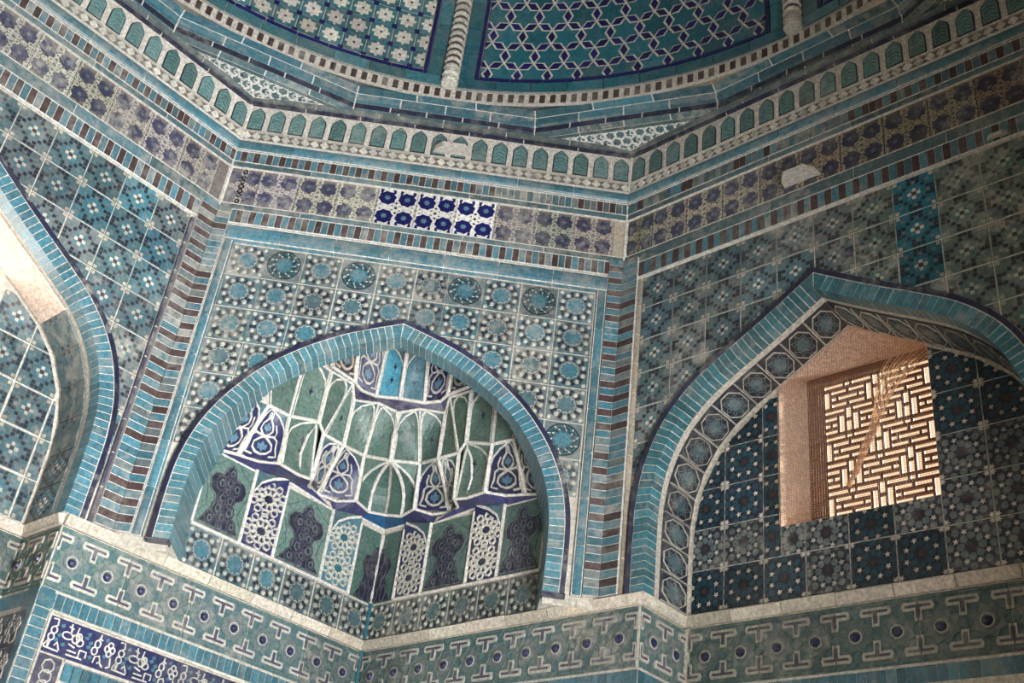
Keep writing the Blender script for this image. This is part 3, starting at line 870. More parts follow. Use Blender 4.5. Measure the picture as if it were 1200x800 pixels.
# ------------------------------------------------------------------ pendentives, sixteen-sided cornice, dentil ring, dome
def tri_pend(s, lab):
    a = radians(22.5*s); V = Vector((sin(a), cos(a), 0))*(AW/cos(radians(22.5))-.03); V.z = 2.765
    a1 = radians(22.5*s-11.25); a2 = radians(22.5*s+11.25); R16 = 2.69/cos(radians(11.25))
    P1 = Vector((sin(a1)*R16, cos(a1)*R16, 2.80)); P2 = Vector((sin(a2)*R16, cos(a2)*R16, 2.80))
    o = (P1+P2)/2; ex = (P2-P1).normalized(); ey = (V-o); ey = (ey-ex*ey.dot(ex)).normalized(); ez = -(ex.cross(ey)); 
    if ez.z > 0: ez = -ez
    H = (V-o).dot(ey); W = (P2-P1).length/2
    b = MB(); b.fn = lambda x, y, z: o+ex*x+ey*y+ez*z
    tri = [(-W, 0), (W, 0), (0, H)]
    b.prism(tri, -.01, 0, 'teal_tile')
    cl = []
    for i in range(3):
        p, q = tri[i], tri[(i+1) % 3]; n = (-(q[1]-p[1]), q[0]-p[0]); l = hypot(*n); cl.append((p, (n[0]/l, n[1]/l)))
    b.clips = cl
    k = 0; y = .03
    while y < H:
        x = -W+(.029 if k % 2 else 0)
        while x < W:
            b.ribbon(ngon(x, y, .036, 6, .3), .0065, 0, .006, 'white', True)
            if random.random() < .6: b.ribbon(ngon(x+.012, y, .014, 5), .0045, 0, .005, 'white', True)
            if random.random() < .3: b.prism(ngon(x-.012, y+.01, .008, 5), 0, .003, 'ink')
            x += .058
        y += .05; k += 1
    b.clips = []
    for i in range(3): b.ribbon([tri[i], tri[(i+1) % 3]], .02, 0, .010, 'rib')
    return thing('pendentive', b, lab, 'pendentive')
tri_pend(-1, 'triangular white lattice panel above the corner beside the sunlit bay')
tri_pend(1, 'triangular white lattice panel above the corner beside the lattice window')
tri_pend(3, 'sliver of white lattice panel at the far end of the lattice window wall')
r = root('ring_cornice', 'sixteen-sided cornice of dark blue and turquoise bricks under the dome', 'cornice', (0, AW, 2.78))
def course(z0, ap0, z1, ap1, m, L, nmn, thick=.03):
    bed = MB()
    for k in range(16):
        a = radians(k*22.5); n = Vector((sin(a), cos(a), 0)); t = Vector((cos(a), -sin(a), 0))
        P = []
        for ap, z in ((ap0+.003, z0-.001), (ap1+.003, z1+.003)):
            hs = ap*math.tan(radians(11.25))
            for f in (-1, 1): P.append(n*ap+t*hs*f+Vector((0, 0, z)))
        i = bed.add([P[0], P[1], P[3], P[2]]); bed.face((i, i+1, i+2, i+3), 'rib')
    piece('mortar', bed, r)
    for k in range(16):
        a = radians(k*22.5); n = Vector((sin(a), cos(a), 0)); t = Vector((cos(a), -sin(a), 0))
        hs0 = ap0*math.tan(radians(11.25)); hs1 = ap1*math.tan(radians(11.25)); c = max(1, round(2*hs0/L)); off = random.random()*.3
        for i in range(c):
            f0 = -1+2*i/c+.008; f1 = -1+2*(i+1)/c-.008
            mid = n*ap0+t*(hs0*(f0+f1)/2); mid.z = z0
            if not seen(mid): continue
            b = MB(); P = []
            for (ap, hs, z, dd) in ((ap0, hs0, z0, 0), (ap1, hs1, z1, 0), (ap1, hs1, z1, thick), (ap0, hs0, z0, thick)):
                for f in (f0, f1):
                    q = n*(ap+dd)+t*(hs*f); q.z = z; P.append(q)
            b.hexa([P[6], P[7], P[5], P[4], P[0], P[1], P[3], P[2]], m)
            mm = piece(nmn, b, r, jit(.25), random.choice((.3, .6, 1.0, 1.6)))
course(2.778, 2.700, 2.793, 2.668, 'teal_tile', .25, 'brick')
course(2.796, 2.672, 2.836, 2.672, 'navy', .21, 'brick')
course(2.838, 2.672, 2.842, 2.655, 'turq', .3, 'brick')
course(2.845, 2.656, 2.884, 2.648, 'turq', .26, 'brick')
course(2.886, 2.648, 2.896, 2.594, 'turq', .34, 'brick')
def ringstrip(b, prof, m, a0=-100, a1=100, n=100, smooth=True):
    for k in range(n):
        A = radians(a0+(a1-a0)*k/n); B = radians(a0+(a1-a0)*(k+1)/n)
        for (r0, z0), (r1, z1) in zip(prof, prof[1:]):
            j = b.add([(r0*sin(A), r0*cos(A), z0), (r0*sin(B), r0*cos(B), z0), (r1*sin(B), r1*cos(B), z1), (r1*sin(A), r1*cos(A), z1)]); b.face((j, j+1, j+2, j+3), m)
Z0 = 2.895; RD = 2.59
r = root('dentil_ring', 'cream ring with small dark brown blocks circling the base of the dome', 'cornice', (0, RD, Z0))
b = MB(); ringstrip(b, [(RD+.02, Z0), (RD, Z0), (RD, Z0+.075), (RD+.06, Z0+.075)], 'plaster', -180, 180, 150); piece('ring', b, r)
ND = 264
for k in range(ND):
    a = 2*pi*k/ND; P = Vector((RD*sin(a), RD*cos(a), Z0+.036))
    if not seen(P): continue
    me = shared('ring_block', lambda b: b.box(-.0155, .0155, -.030, .030, -.02, .004, 'brown'))
    M = Matrix(((cos(a), 0, -sin(a), P.x), (-sin(a), 0, -cos(a), P.y), (0, 1, 0, P.z), (0, 0, 0, 1)))
    put('block', me, r, M, jit(.3), random.choice((.5, 1, 2.2)))
ZD = Z0+.075
PROF = [(2.575, 0), (2.57, .25), (2.55, .5), (2.51, .75), (2.44, 1.0), (2.30, 1.4), (2.08, 1.8), (1.75, 2.25), (1.3, 2.65), (.7, 2.95), (0, 3.1)]
def rdome(h):
    for (r0, h0), (r1, h1) in zip(PROF, PROF[1:]):
        if h <= h1: return r0+(r1-r0)*(h-h0)/(h1-h0)
    return 0
b = MB(); ringstrip(b, [(r_+.012, ZD+h_) for r_, h_ in PROF], 'grout', -180, 180, 96)
q = [(-4.2, -4.2), (4.2, -4.2), (4.2, 4.2), (-4.2, 4.2)]
ringstrip(b, [(2.58, ZD+.001), (5.9, ZD+.001)], 'limewash', -180, 180, 64)
ceiling = structure('ceiling', b, 'tiled dome of the chamber seen from below', 'dome')
def domefn(phic):
    def f(s, h, z):
        a = radians(phic)+s/2.57; r_ = rdome(h)-z; return Vector((r_*sin(a), r_*cos(a), ZD+h))
    return f
SS = 2.57*pi/8
def dome_panel(phic, label, kind):
    fn = domefn(phic); r = root('ceiling_mosaic', label, 'mosaic', fn(0, 0, 0))
    def tile(x0, x1, y0, y1, m, nm, th=.006, g=.003, tint=None, wear=None):
        if not (seen(fn(x0, y0, 0)) or seen(fn(x1, y1, 0))): return
        b = MB(fn); b.prism(rect(x0+g, x1-g, y0+g, y1-g), 0, th, m); piece(nm, b, r, tint or jit(.12), .5 if wear is None else wear)
    # teal border and dark inner line
    n = 9
    for k in range(n):
        x0 = -SS+.05+(2*SS-.1)*k/n; tile(x0, x0+(2*SS-.1)/n, 0, .075, 'turq_deep' if kind == 'star' else 'teal_mid', 'border_tile')
        x0 = -SS+.165+(2*SS-.33)*k/n; tile(x0, x0+(2*SS-.33)/n, .075, .10, 'navy_new', 'line_tile', .008)
    for sx in (-1, 1):
        for k in range(7):
            y0 = .075+k*.2
            a, c = sorted((sx*(SS-.05), sx*(SS-.14))); tile(a, c, y0, y0+.2, 'turq_deep' if kind == 'star' else 'teal_mid', 'border_tile')
            a, c = sorted((sx*(SS-.14), sx*(SS-.165))); tile(a, c, y0, y0+.2, 'navy_new', 'line_tile', .008)
    X = SS-.17; cl = [((-X, 0), (1, 0)), ((X, 0), (-1, 0)), ((0, .103), (0, 1))]
    b = MB(fn); n = 24
    for i in range(n):
        for k in range(8): b.prism(rect(-X+2*X*i/n, -X+2*X*(i+1)/n, .102+.15*k, .102+.15*(k+1)), .001, .001, 'cream', False)
    piece('ground', b, r)
    if kind == 'star':
        w = .178; e = w/sqrt(3)
        for row in range(-1, 9):
            for c in range(-7, 8):
                cx = c*w+(w/2 if row % 2 else 0); cy = .13+row*1.5*e
                if not (abs(cx) < X+w*.5 and cy > 0) or not seen(fn(cx, max(.05, cy), 0)): continue
                nodes = [(cx+e*sin(pi*k/3), cy+e*cos(pi*k/3)) for k in range(6)]
                P = []
                for k in range(6):
                    a = nodes[k]; d = nodes[(k+1) % 6]
                    P.append((cx+(a[0]-cx)*.86, cy+(a[1]-cy)*.86))
                    P.append((cx+((a[0]+d[0])/2-cx)*.58, cy+((a[1]+d[1])/2-cy)*.58))
                b = MB(fn, cl); b.prism(P, .001, .006, 'turq_deep'); piece('star', b, r, jit(.15), .6)
                for k in range(3):          # each edge once
                    a = nodes[k]; d = nodes[(k+1) % 6]; m = ((a[0]+d[0])/2, (a[1]+d[1])/2); dx, dy = (d[0]-a[0])/2*.82, (d[1]-a[1])/2*.82
                    nx, ny = -dy*.52, dx*.52
                    b = MB(fn, cl); b.prism([(m[0]-dx, m[1]-dy), (m[0]+nx, m[1]+ny), (m[0]+dx, m[1]+dy), (m[0]-nx, m[1]-ny)], .001, .008, 'navy_new'); piece('rhomb', b, r, jit(.2), .5)
    else:
        st = .138
        for row in range(9):
            for c in range(-6, 7):
                cx, cy = c*st, .105+st/2+row*st
                if abs(cx) > X or not seen(fn(cx, cy, 0)): continue
                b = MB(fn, cl); b.prism(rect(cx-st/2+.002, cx+st/2-.002, cy-st/2+.002, cy+st/2-.002), .001, .004, 'teal_mid')
                u = st/9
                for i in range(-4, 5):
                    for j in range(-4, 5):
                        A, B2 = abs(i), abs(j); t = None
                        if (A, B2) == (0, 0): t = 'ink'
                        elif (A <= 1 and B2 <= 3 and not (A == 1 and B2 == 3)) or (B2 <= 1 and A <= 3 and not (B2 == 1 and A == 3)) or (A == 2 and B2 == 2): t = 'cream'
                        elif (A, B2) == (4, 4): t = 'navy_new'
                        if t: b.prism(rect(cx+(i-.5)*u, cx+(i+.5)*u, cy+(j-.5)*u, cy+(j+.5)*u), .002, .0085, t)
                piece('mosaic_tile', b, r, jit(.08), .6)
    return r
dome_panel(-22.5, 'dome panel of white stepped flowers on turquoise', 'flower')
dome_panel(22.5, 'dome panel of turquoise six-pointed stars between dark blue rhombs', 'star')
dome_panel(67.5, 'dome panel with white flowers past the second rib', 'flower')
dome_panel(-67.5, 'dome panel of stars above the sunlit bay', 'star') if False else None
def dome_rib(phi, label):
    a = radians(phi); r = root('dome_rib', label, 'rib', (2.56*sin(a), 2.56*cos(a), ZD))
    h = 0; k = 0
    while h < 1.2:
        hh = .052; rr = rdome(h)-.022; c = Vector((rr*sin(a), rr*cos(a), ZD+h+hh/2))
        if seen(c):
            for (h0, h1, ra, m) in ((0, .026, .052, 'cream'), (.026, hh, .045, 'brown')):
                b = MB(); b.bar([c+Vector((0, 0, h0-hh/2)), c+Vector((0, 0, (h0+h1)/2-hh/2)), c+Vector((0, 0, h1-hh/2))], [ra*.9, ra, ra*.9], 'cream' if h < .06 else m, 10)
                piece('ring', b, r, jit(.15), 1.3)
        h += hh; k += 1
    return r
dome_rib(0, 'banded cream and brown dome rib above the squinch wall')
dome_rib(45, 'banded cream and brown dome rib above the lattice window')

# ------------------------------------------------------------------ lower walls: ledge, relief band, brick row, inscription
def jamb(name, sgn):
    """frame on the side of the bay below the arch: x along the depth"""
    a = radians(ANG[name]); n = Vector((sin(a), cos(a), 0)); t = Vector((cos(a), -sin(a), 0)); o = n*AW+t*(sgn*WN)
    z = t*(-sgn); x = Vector((0, 0, 1)).cross(z)
    return Matrix(((x.x, 0, z.x, o.x), (x.y, 0, z.y, o.y), (0, 1, 0, 0), (0, 0, 0, 1)))
JL, JR = jamb('L', 1), jamb('R', -1)
def relief(b):
    w, h = .352, .27
    b.prism(rect(-w/2, w/2, -h/2, h/2), 0, .008, 'teal_tile')
    keep = b.clips; b.clips = [((-w/2, 0), (1, 0)), ((w/2, 0), (-1, 0)), ((0, -h/2), (0, 1)), ((0, h/2), (0, -1))]
    for cx in (-.089, .089):
        b.prism(star(cx, 0, .075, .055, 8, pi/8), .008, .0105, 'slate')
        b.ribbon(star(cx, 0, .078, .058, 8, pi/8), .007, .008, .014, 'green', True)
        b.prism(ngon(cx, 0, .040, 10), .0105, .015, 'slate')
        b.ribbon(ngon(cx, -.004, .027, 10), .005, .015, .019, 'bone', True)
    for cx in (-.178, 0, .178):
        for sy in (-1, 1):
            def T(wd, ext):
                y0 = sy*(.098+ext); y1 = sy*(.098-.022-ext*0); st = sy*(.038-ext)
                a = .058+ext; s2 = .010+ext*.55
                return [(cx-a, sy*(.088)), (cx-a+.006, y0), (cx+a-.006, y0), (cx+a, sy*.088), (cx+a-.006, sy*(.082-ext)), (cx+s2, sy*(.082-ext)), (cx+s2, st), (cx-s2, st), (cx-s2, sy*(.082-ext)), (cx-a+.006, sy*(.082-ext))]
            b.prism(T(0, .0095), .008, .0155, 'bone'); b.prism(T(0, -.0025), .0155, .0165, 'violet')
        b.ribbon([(cx-.03, 0), (cx, .03), (cx+.03, 0), (cx, -.03)], .006, .008, .012, 'green', True)
    for sy in (-1, 1):
        b.ribbon([(-.178, sy*.124), (-.10, sy*.124), (-.089, sy*.108), (-.078, sy*.124), (.078, sy*.124), (.089, sy*.108), (.10, sy*.124), (.178, sy*.124)], .006, .008, .013, 'green')
    b.clips = keep
RLF = None
def lower_run(wall_label, fr, x0, x1, ref, tint, name='carved_band', ledge_out=.035):
    """ledge stones, carved band and brick row along one straight run; ref = x of a tile joint"""
    r = root('ledge', f'beige stone ledge along {wall_label}', 'ledge', fr @ Vector(((x0+x1)/2, 0, 0)))
    n = max(1, round((x1-x0)/.27)); st = (x1-x0)/n
    for k in range(n):
        xa = x0+k*st; 
        if not seen(fr @ Vector((xa+st/2, .02, 0))): continue
        b = MB(); b.fn = lambda x, y, z: fr @ Vector((x, y, z))
        e0 = 0 if k else -.0; j = random.uniform(-.002, .002)
        xa2, xb2 = xa+.002, xa+st-.002
        b.hexa([(xa2, -.002, 0), (xb2, -.002, 0), (xb2, .05, 0), (xa2, .05, 0), (xa2, -.002, ledge_out*.45), (xb2, -.002, ledge_out*.45), (xb2, .044+j, ledge_out), (xa2, .044+j, ledge_out)], 'ledge')
        piece('stone', b, r, jit(.12), random.choice((.4, .8, 1.2)))
    r = root(name, f'carved band of straps and blue bosses along {wall_label}', 'carved band', fr @ Vector(((x0+x1)/2, -.14, 0)))
    x = ref
    while x > x0+.05: x -= .356
    while x < x1-.02:
        c = x+.178
        if seen(fr @ Vector((c, -.14, 0)), 130):
            lo, hi = max(x, x0), min(x+.356, x1)
            if lo > x+.01 or hi < x+.346:
                b = MB(clips=None); relief(b)
                # cut by dropping what lies beyond the run
                bb = MB(); bb.mats = b.mats
                ok = [(lo-c-.004 <= v.x <= hi-c+.004) for v in b.v]
                bb.v = [Vector((min(max(v.x, lo-c), hi-c), v.y, v.z)) for v in b.v]; bb.f = [f for f in b.f if any(ok[i] for i in f)]; bb.m = [m for f, m in zip(b.f, b.m) if any(ok[i] for i in f)]
                me = bb.mesh('relief_cut')
            else: me = shared('relief', relief)
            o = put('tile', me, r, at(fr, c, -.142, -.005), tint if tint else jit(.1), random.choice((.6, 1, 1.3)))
            for cx in (-.089, .089):
                if lo < c+cx-.02 and c+cx+.02 < hi: put('boss', shared('boss', lambda b: b.dome(0, 0, .0195, 0, .018, 'cobalt', 8)), o, at(fr, c+cx, -.148, .010), tint, .4)
        x += .356
    r = root('brick_row', f'row of upright turquoise bricks along {wall_label}', 'brick course', fr @ Vector(((x0+x1)/2, -.36, 0)))
    n = round((x1-x0)/.041); st = (x1-x0)/n
    for k in range(n):
        if not seen(fr @ Vector((x0+st*(k+.5), -.325, 0)), 30): continue
        put('brick', box_mesh(f'lowbrick_{st:.4f}', st-.004, .066, .012, 'turq'), r, at(fr, x0+st*(k+.5), -.323, -.009), jit(.2), random.choice((.3, .6, 1)))
    return r
lower_run('the corner wall beside the sunlit bay', FL, WN, AW, .892, None)
lower_run('the corner wall beside the lattice window', FR, -AW, -WN, -.899, (.95, .97, .97))
lower_run('the side of the sunlit bay', JL, -DN, 0, -.36, (.9, .85, .8))
lower_run('the side of the lattice window bay', JR, 0, DN, .0, (1, .97, .95))
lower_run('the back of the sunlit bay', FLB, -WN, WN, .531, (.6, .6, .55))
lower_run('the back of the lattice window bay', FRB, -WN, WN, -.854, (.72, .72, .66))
# corner bricks below the band and the knotted inscription
r = root('corner_bricks', 'column of turquoise bricks on the outer corner below the carved band', 'brick course', wp('L', WN, -.3))
for k in range(16):
    z = -.30-.043*k
    put('brick', box_mesh('cornerbrick', .066, .038, .014, 'turq'), r, at(FL, WN+.038, z, -.010), jit(.15), .6)
    put('brick', box_mesh('cornerbrick2', .09, .038, .014, 'turq'), r, at(JL, -.048, z, -.010), jit(.15), .9)
def script(b, w=.33, h=.15):
    b.prism(rect(-w/2, w/2, -h/2, h/2), 0, .006, 'cobalt')
    def q(x, y): return ((x-.5)*w, (y-.5)*h)
    def line(P, wd=.0062): b.ribbon([q(*p) for p in P], wd, .006, .010, 'cream')
    def loop(x, y, rx, ry): b.ribbon([q(x+rx*cos(2*pi*k/10), y+ry*sin(2*pi*k/10)) for k in range(10)], .0058, .006, .0105, 'cream', True)
    line([(.03, .93), (.10, .95), (.11, .78), (.08, .74)]); loop(.08, .63, .042, .10); loop(.065, .43, .042, .10); line([(.065, .33), (.06, .12)]); line([(.0, .12), (.22, .10)])
    line([(.0, .15), (.035, .32), (.05, .15)]); line([(.14, .22), (.17, .34), (.20, .22), (.22, .14)])
    line([(.30, .95), (.32, .72)]); line([(.27, .86), (.34, .82)]); line([(.41, .92), (.40, .74), (.46, .66)]); loop(.28, .60, .075, .10); loop(.40, .58, .05, .12); loop(.47, .52, .05, .10); loop(.44, .66, .04, .10)
    line([(.32, .40), (.42, .34)]); line([(.33, .22), (.46, .22)]); line([(.33, .10), (.56, .10)]); line([(.50, .33), (.60, .33), (.60, .16)]); line([(.50, .33), (.50, .12)])
    line([(.74, .95), (.74, .80)]); line([(.72, .83), (.78, .80)]); loop(.72, .66, .04, .11); loop(.70, .45, .042, .11); line([(.72, .12), (.73, .30), (.79, .36), (.82, .22), (.78, .14)]); line([(.82, .18), (.87, .08)])
    for dx, dy in ((0, .12), (.04, 0), (0, -.12), (-.04, 0)): loop(.91+dx, .62+dy, .036, .09)
    line([(.95, .40), (.97, .16), (.92, .10)])
    for (x, y) in ((.18, .82), (.57, .84), (.62, .62), (.17, .55), (.84, .86), (.60, .50), (.25, .33), (.66, .24), (.86, .40), (.14, .40), (.55, .72)):
        b.prism([q(x-.03, y), q(x, y-.07), q(x+.035, y-.02), q(x+.02, y+.07)], .006, .0085, 'turq')
r = root('inscription_band', 'dark blue panel of cream knotted lettering below the turquoise brick row', 'inscription', wp('L', 1.4, -.45))
x = .978
while x < 2.5:
    if seen(wp('L', x+.16, -.45), 100): put('lettered_tile', shared('script', script), r, at(FL, x+.165, -.457), jit(.08), .5)
    x += .333
strip_pieces(r, 'border_strip', FL, .965, 2.7, -.372, -.362, .34, .012, 'cream'); strip_pieces(r, 'border_strip', FL, 1.09, 2.7, -.548, -.537, .34, .012, 'cream')
strip_pieces(r, 'border_strip', FL, .962, .972, -.9, -.37, .3, .012, 'cream', True)
for k in range(30):
    x = 1.10+k*.043
    if seen(wp('L', x, -.59), 20): put('brick', box_mesh('undbrick', .039, .07, .012, 'turq'), r, at(FL, x+.02, -.588), jit(.2), .5)
b = MB(); b.prism(rect(-.055, .055, -.17, .17), 0, .006, 'violet')
for k in range(7):
    b.ribbon(ngon(0, -.13+.043*k, .028, 7, k), .006, .006, .010, 'cream', True)
put('lettered_tile', b.mesh('sidescript'), r, at(FL, 1.03, -.712), None, 1)
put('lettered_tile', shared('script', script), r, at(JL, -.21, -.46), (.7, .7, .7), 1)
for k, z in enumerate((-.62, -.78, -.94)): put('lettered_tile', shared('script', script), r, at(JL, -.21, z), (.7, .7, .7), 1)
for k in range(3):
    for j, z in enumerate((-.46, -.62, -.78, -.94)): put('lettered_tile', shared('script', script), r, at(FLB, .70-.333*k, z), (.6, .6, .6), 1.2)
r = root('corner_moulding', 'glazed blue bead in the deep corner under the muqarnas', 'moulding', (0, AW/R2-.01, 0))
b = MB(); P = AW/R2-.012
b.bar([(0, P, -.6), (0, P, -.2), (0, P, .0), (0, P, .27)], .013, 'turq_deep', 8); piece('bead', b, r)

# ------------------------------------------------------------------ squinch: tiles, panels and muqarnas vault
for k in range(6):
    x0 = 1.487+k*.2022
    wall_tile(wall_left, FL, x0, x0+.2022, .052, .25, 'star', .2022, None, k > 2, wear=.9, name='star_tile')
    wall_tile(wall_right, FR, -x0-.2022, -x0, .052, .25, 'star', .2022, None, True, (.85, .88, .84), 1.3, name='star_tile')
VA = root('muqarnas_vault', 'squinch niche filled with tiers of white-ribbed green and blue glazed cells', 'vault', (0, 3.1, .25))
def V(*a): return Vector(a)
def patchfn(bl, br, tr, tl, bulge=0.0):
    n = ((br-bl)+(tr-tl)).cross((tl-bl)+(tr-br)).normalized()
    c = (bl+br+tr+tl)/4
    if n.dot(CAM_LOC*Vector((0, 1, 1))-c) < 0: n = -n
    def f(s, t, h):
        p = bl.lerp(br, s).lerp(tl.lerp(tr, s), t)
        return p+n*(h-bulge*16*s*(1-s)*t*(1-t))
    return f
def arch_top(w0, w1, ys, yt, c=.5):
    return [(w0, ys), (w0+(c-w0)*.10, ys+(yt-ys)*.42), (w0+(c-w0)*.42, ys+(yt-ys)*.78), (c, yt), (w1-(w1-c)*.42, ys+(yt-ys)*.78), (w1-(w1-c)*.10, ys+(yt-ys)*.42), (w1, ys)]
def ground(b, m, n=5, h=0):
    for i in range(n):
        for k in range(n):
            b.prism(rect(i/n, (i+1)/n, k/n, (k+1)/n), h, h, m, False)
def spandrel(b, A, m, h0, h1, x0=0, x1=1):
    """what lies above an arch line, up to the top edge"""
    k = len(A)//2
    b.prism([(x0, A[0][1])]+A[:k+1]+[(A[k][0], 1), (x0, 1)], h0, h1, m); b.prism(A[k:]+[(x1, A[-1][1]), (x1, 1), (A[k][0], 1)], h0, h1, m)
def motif_flower(b, apex=.5):
    ground(b, 'cobalt')
    A = arch_top(.05, .95, .55, .97, apex)
    spandrel(b, A, 'teal_tile', 0, .004)
    b.ribbon([(.06, .03)]+A+[(.94, .03)], .035, 0, .009, 'rib')
    def q(x, y): return (x+(apex-.5)*y*.7, y)
    up = [(.5, .46), (.60, .50), (.70, .58), (.68, .68), (.60, .75), (.5, .82)]; lo = [(.5, .46), (.62, .41), (.75, .32), (.75, .21), (.64, .13), (.5, .10)]
    for P in (up, lo):
        b.ribbon([q(*p) for p in P], .042, 0, .010, 'cream'); b.ribbon([q(1-p[0], p[1]) for p in P], .042, 0, .010, 'cream')
    for y, k in ((.64, 1.0), (.27, 1.15)):
        b.prism([q(.5+k*x, y+k*yy) for x, yy in ((0, .09), (.05, .03), (.12, .03), (.10, -.05), (.03, -.06), (0, -.11), (-.03, -.06), (-.10, -.05), (-.12, .03), (-.05, .03))], 0, .008, 'blue_pale')
    for s in (-1, 1):
        b.ribbon([q(.5+s*.06, .47), q(.5+s*.30, .49), q(.5+s*.34, .58), q(.5+s*.27, .72)], .036, 0, .009, 'cream')
        b.ribbon([q(.5+s*.28, .49), q(.5+s*.38, .42), q(.5+s*.36, .26), q(.5+s*.38, .10), q(.5+s*.2, .07)], .036, 0, .009, 'cream')
    for k in range(4): b.ribbon(ngon(*q(.5+(.045 if k % 2 else -.045), .84+(.03 if k > 1 else -.03)), .035, 6), .022, 0, .010, 'white', True)
def motif_green(m, apex=.5, dots=((.5, .40),), sp='teal_tile'):
    def f(b):
        ground(b, m)
        A = arch_top(.06, .94, .62, .98, apex); spandrel(b, A, sp, 0, .004)
        b.ribbon([(.06, .03)]+A+[(.94, .03)], .04, 0, .008, 'rib')
        for x, y in dots:
            b.prism(star(x, y, .085, .035, 4), 0, .004, 'navy')
        for k in range(6):
            y = .08+k*.10
            b.ribbon([(.15, y), (.32, y+.05), (.5, y), (.68, y+.05), (.85, y)], .018, 0, .003, m)
    return f
def motif_cartouche(b):
    ground(b, 'green')
    P = [(.5, .93), (.58, .86), (.64, .76), (.80, .74), (.88, .64), (.84, .52), (.72, .46), (.68, .38), (.72, .26), (.84, .14), (.92, .05)]
    P = P+[(1-x, y) for x, y in reversed(P[1:])]
    b.prism(P, 0, .006, 'ink'); b.ribbon(P, .018, 0, .008, 'slate', True)
    for (x, y, r) in ((.5, .80, .09), (.5, .68, .11), (.34, .63, .10), (.66, .63, .10), (.5, .55, .09), (.42, .45, .10), (.58, .45, .10), (.38, .30, .11), (.62, .30, .11), (.5, .20, .10), (.27, .14, .09), (.73, .14, .09), (.5, .09, .07)):
        b.ribbon(ngon(x, y, r, 9, x*9), .022, .006, .0105, 'violet', True); b.ribbon(ngon(x+.02, y, r*.5, 5, y*7), .018, .006, .0095, 'slate', True)
    for s in (-1, 1):
        b.ribbon([(.5+s*.44, .60), (.5+s*.36, .44), (.5+s*.32, .30), (.5+s*.46, .16)], .012, 0, .004, 'teal_tile')
        b.ribbon([(.5+s*.1, .97), (.5+s*.28, .86), (.5+s*.46, .78)], .012, 0, .004, 'teal_tile')
        for k in range(5): b.ribbon([(.5+s*.46, .90-.13*k), (.5+s*.40, .93-.13*k), (.5+s*.34, .88-.13*k)], .010, 0, .003, 'slate')
def motif_lattice(gm, flip):
    def f(b):
        ground(b, gm)
        pk = .94 if flip else .06
        A = [(.05, .72), (.2, .85), (.5, .93), (pk, .985)] if flip else [(.06, .985), (.5, .93), (.8, .85), (.95, .72)]
        keep = b.clips; b.clips = [((.03, 0), (1, 0)), ((.97, 0), (-1, 0)), ((0, .02), (0, 1))]+([((.05, .74), (.26, -.89)), ] if flip else [((.95, .74), (-.26, -.89))])
        for cy in (.25, .66):
            b.prism(star(.5, cy, .15, .10, 8), 0, .003, 'turq_deep' if gm == 'turq' else 'navy')
            for k in range(10):
                a = 2*pi*k/10; cx2, cy2 = .5+.25*cos(a), cy+.105*sin(a)
                b.ribbon([(cx2+.105*cos(t), cy2+.048*sin(t)) for t in [2*pi*i/6+a for i in range(6)]], .026, 0, .009, 'cream', True)
                cx2, cy2 = .5+.43*cos(a+.31), cy+.180*sin(a+.31)
                b.ribbon([(cx2+.10*cos(t), cy2+.045*sin(t)) for t in [2*pi*i/6+a for i in range(6)]], .024, 0, .009, 'cream', True)
        b.clips = keep
        if flip: b.prism([(0, .72)]+A+[(pk, 1), (0, 1)], 0, .006, 'teal_tile')
        else: b.prism(A+[(1, .72), (1, 1), (.06, 1)], 0, .006, 'teal_tile')
        b.ribbon(A, .035, 0, .010, 'rib')
    return f
def motif_plain(m):
    def f(b): ground(b, m)
    return f
SUB = {'cartouche_panel': 'medallion', 'lattice_panel': 'strapwork', 'niche_cell': 'strapwork'}
def cell(name, bl, br, tr, tl, motif, bulge=.008, tint=None, wear=.6, label=None):
    """ground panel, with its raised work as a sub-part"""
    b = MB(patchfn(bl, br, tr, tl, bulge)); motif(b); out = []
    for top in (False, True):
        q = MB(); q.mats = list(b.mats); keep = [i for i, m in enumerate(b.m) if (m != 0) == top]; used = {}
        for i in keep:
            f = []
            for v in b.f[i]:
                if v not in used: used[v] = len(q.v); q.v.append(b.v[v].copy())
                f.append(used[v])
            q.f.append(tuple(f)); q.m.append(b.m[i])
        out.append(q)
    o = piece(name, out[0], VA, tint, wear, label)
    if out[1].f: piece(SUB.get(name, 'strapwork'), out[1], o, tint, wear)
    return o
def ribs(P, r=.008, name='rib'):
    b = MB(); b.bar(P, [q*1.15 for q in r] if isinstance(r, list) else r*1.15, 'rib', 6); return piece(name, b, VA, jit(.06), random.choice((.5, .9)))
def mir(p): return Vector((-p.x, p.y, p.z))
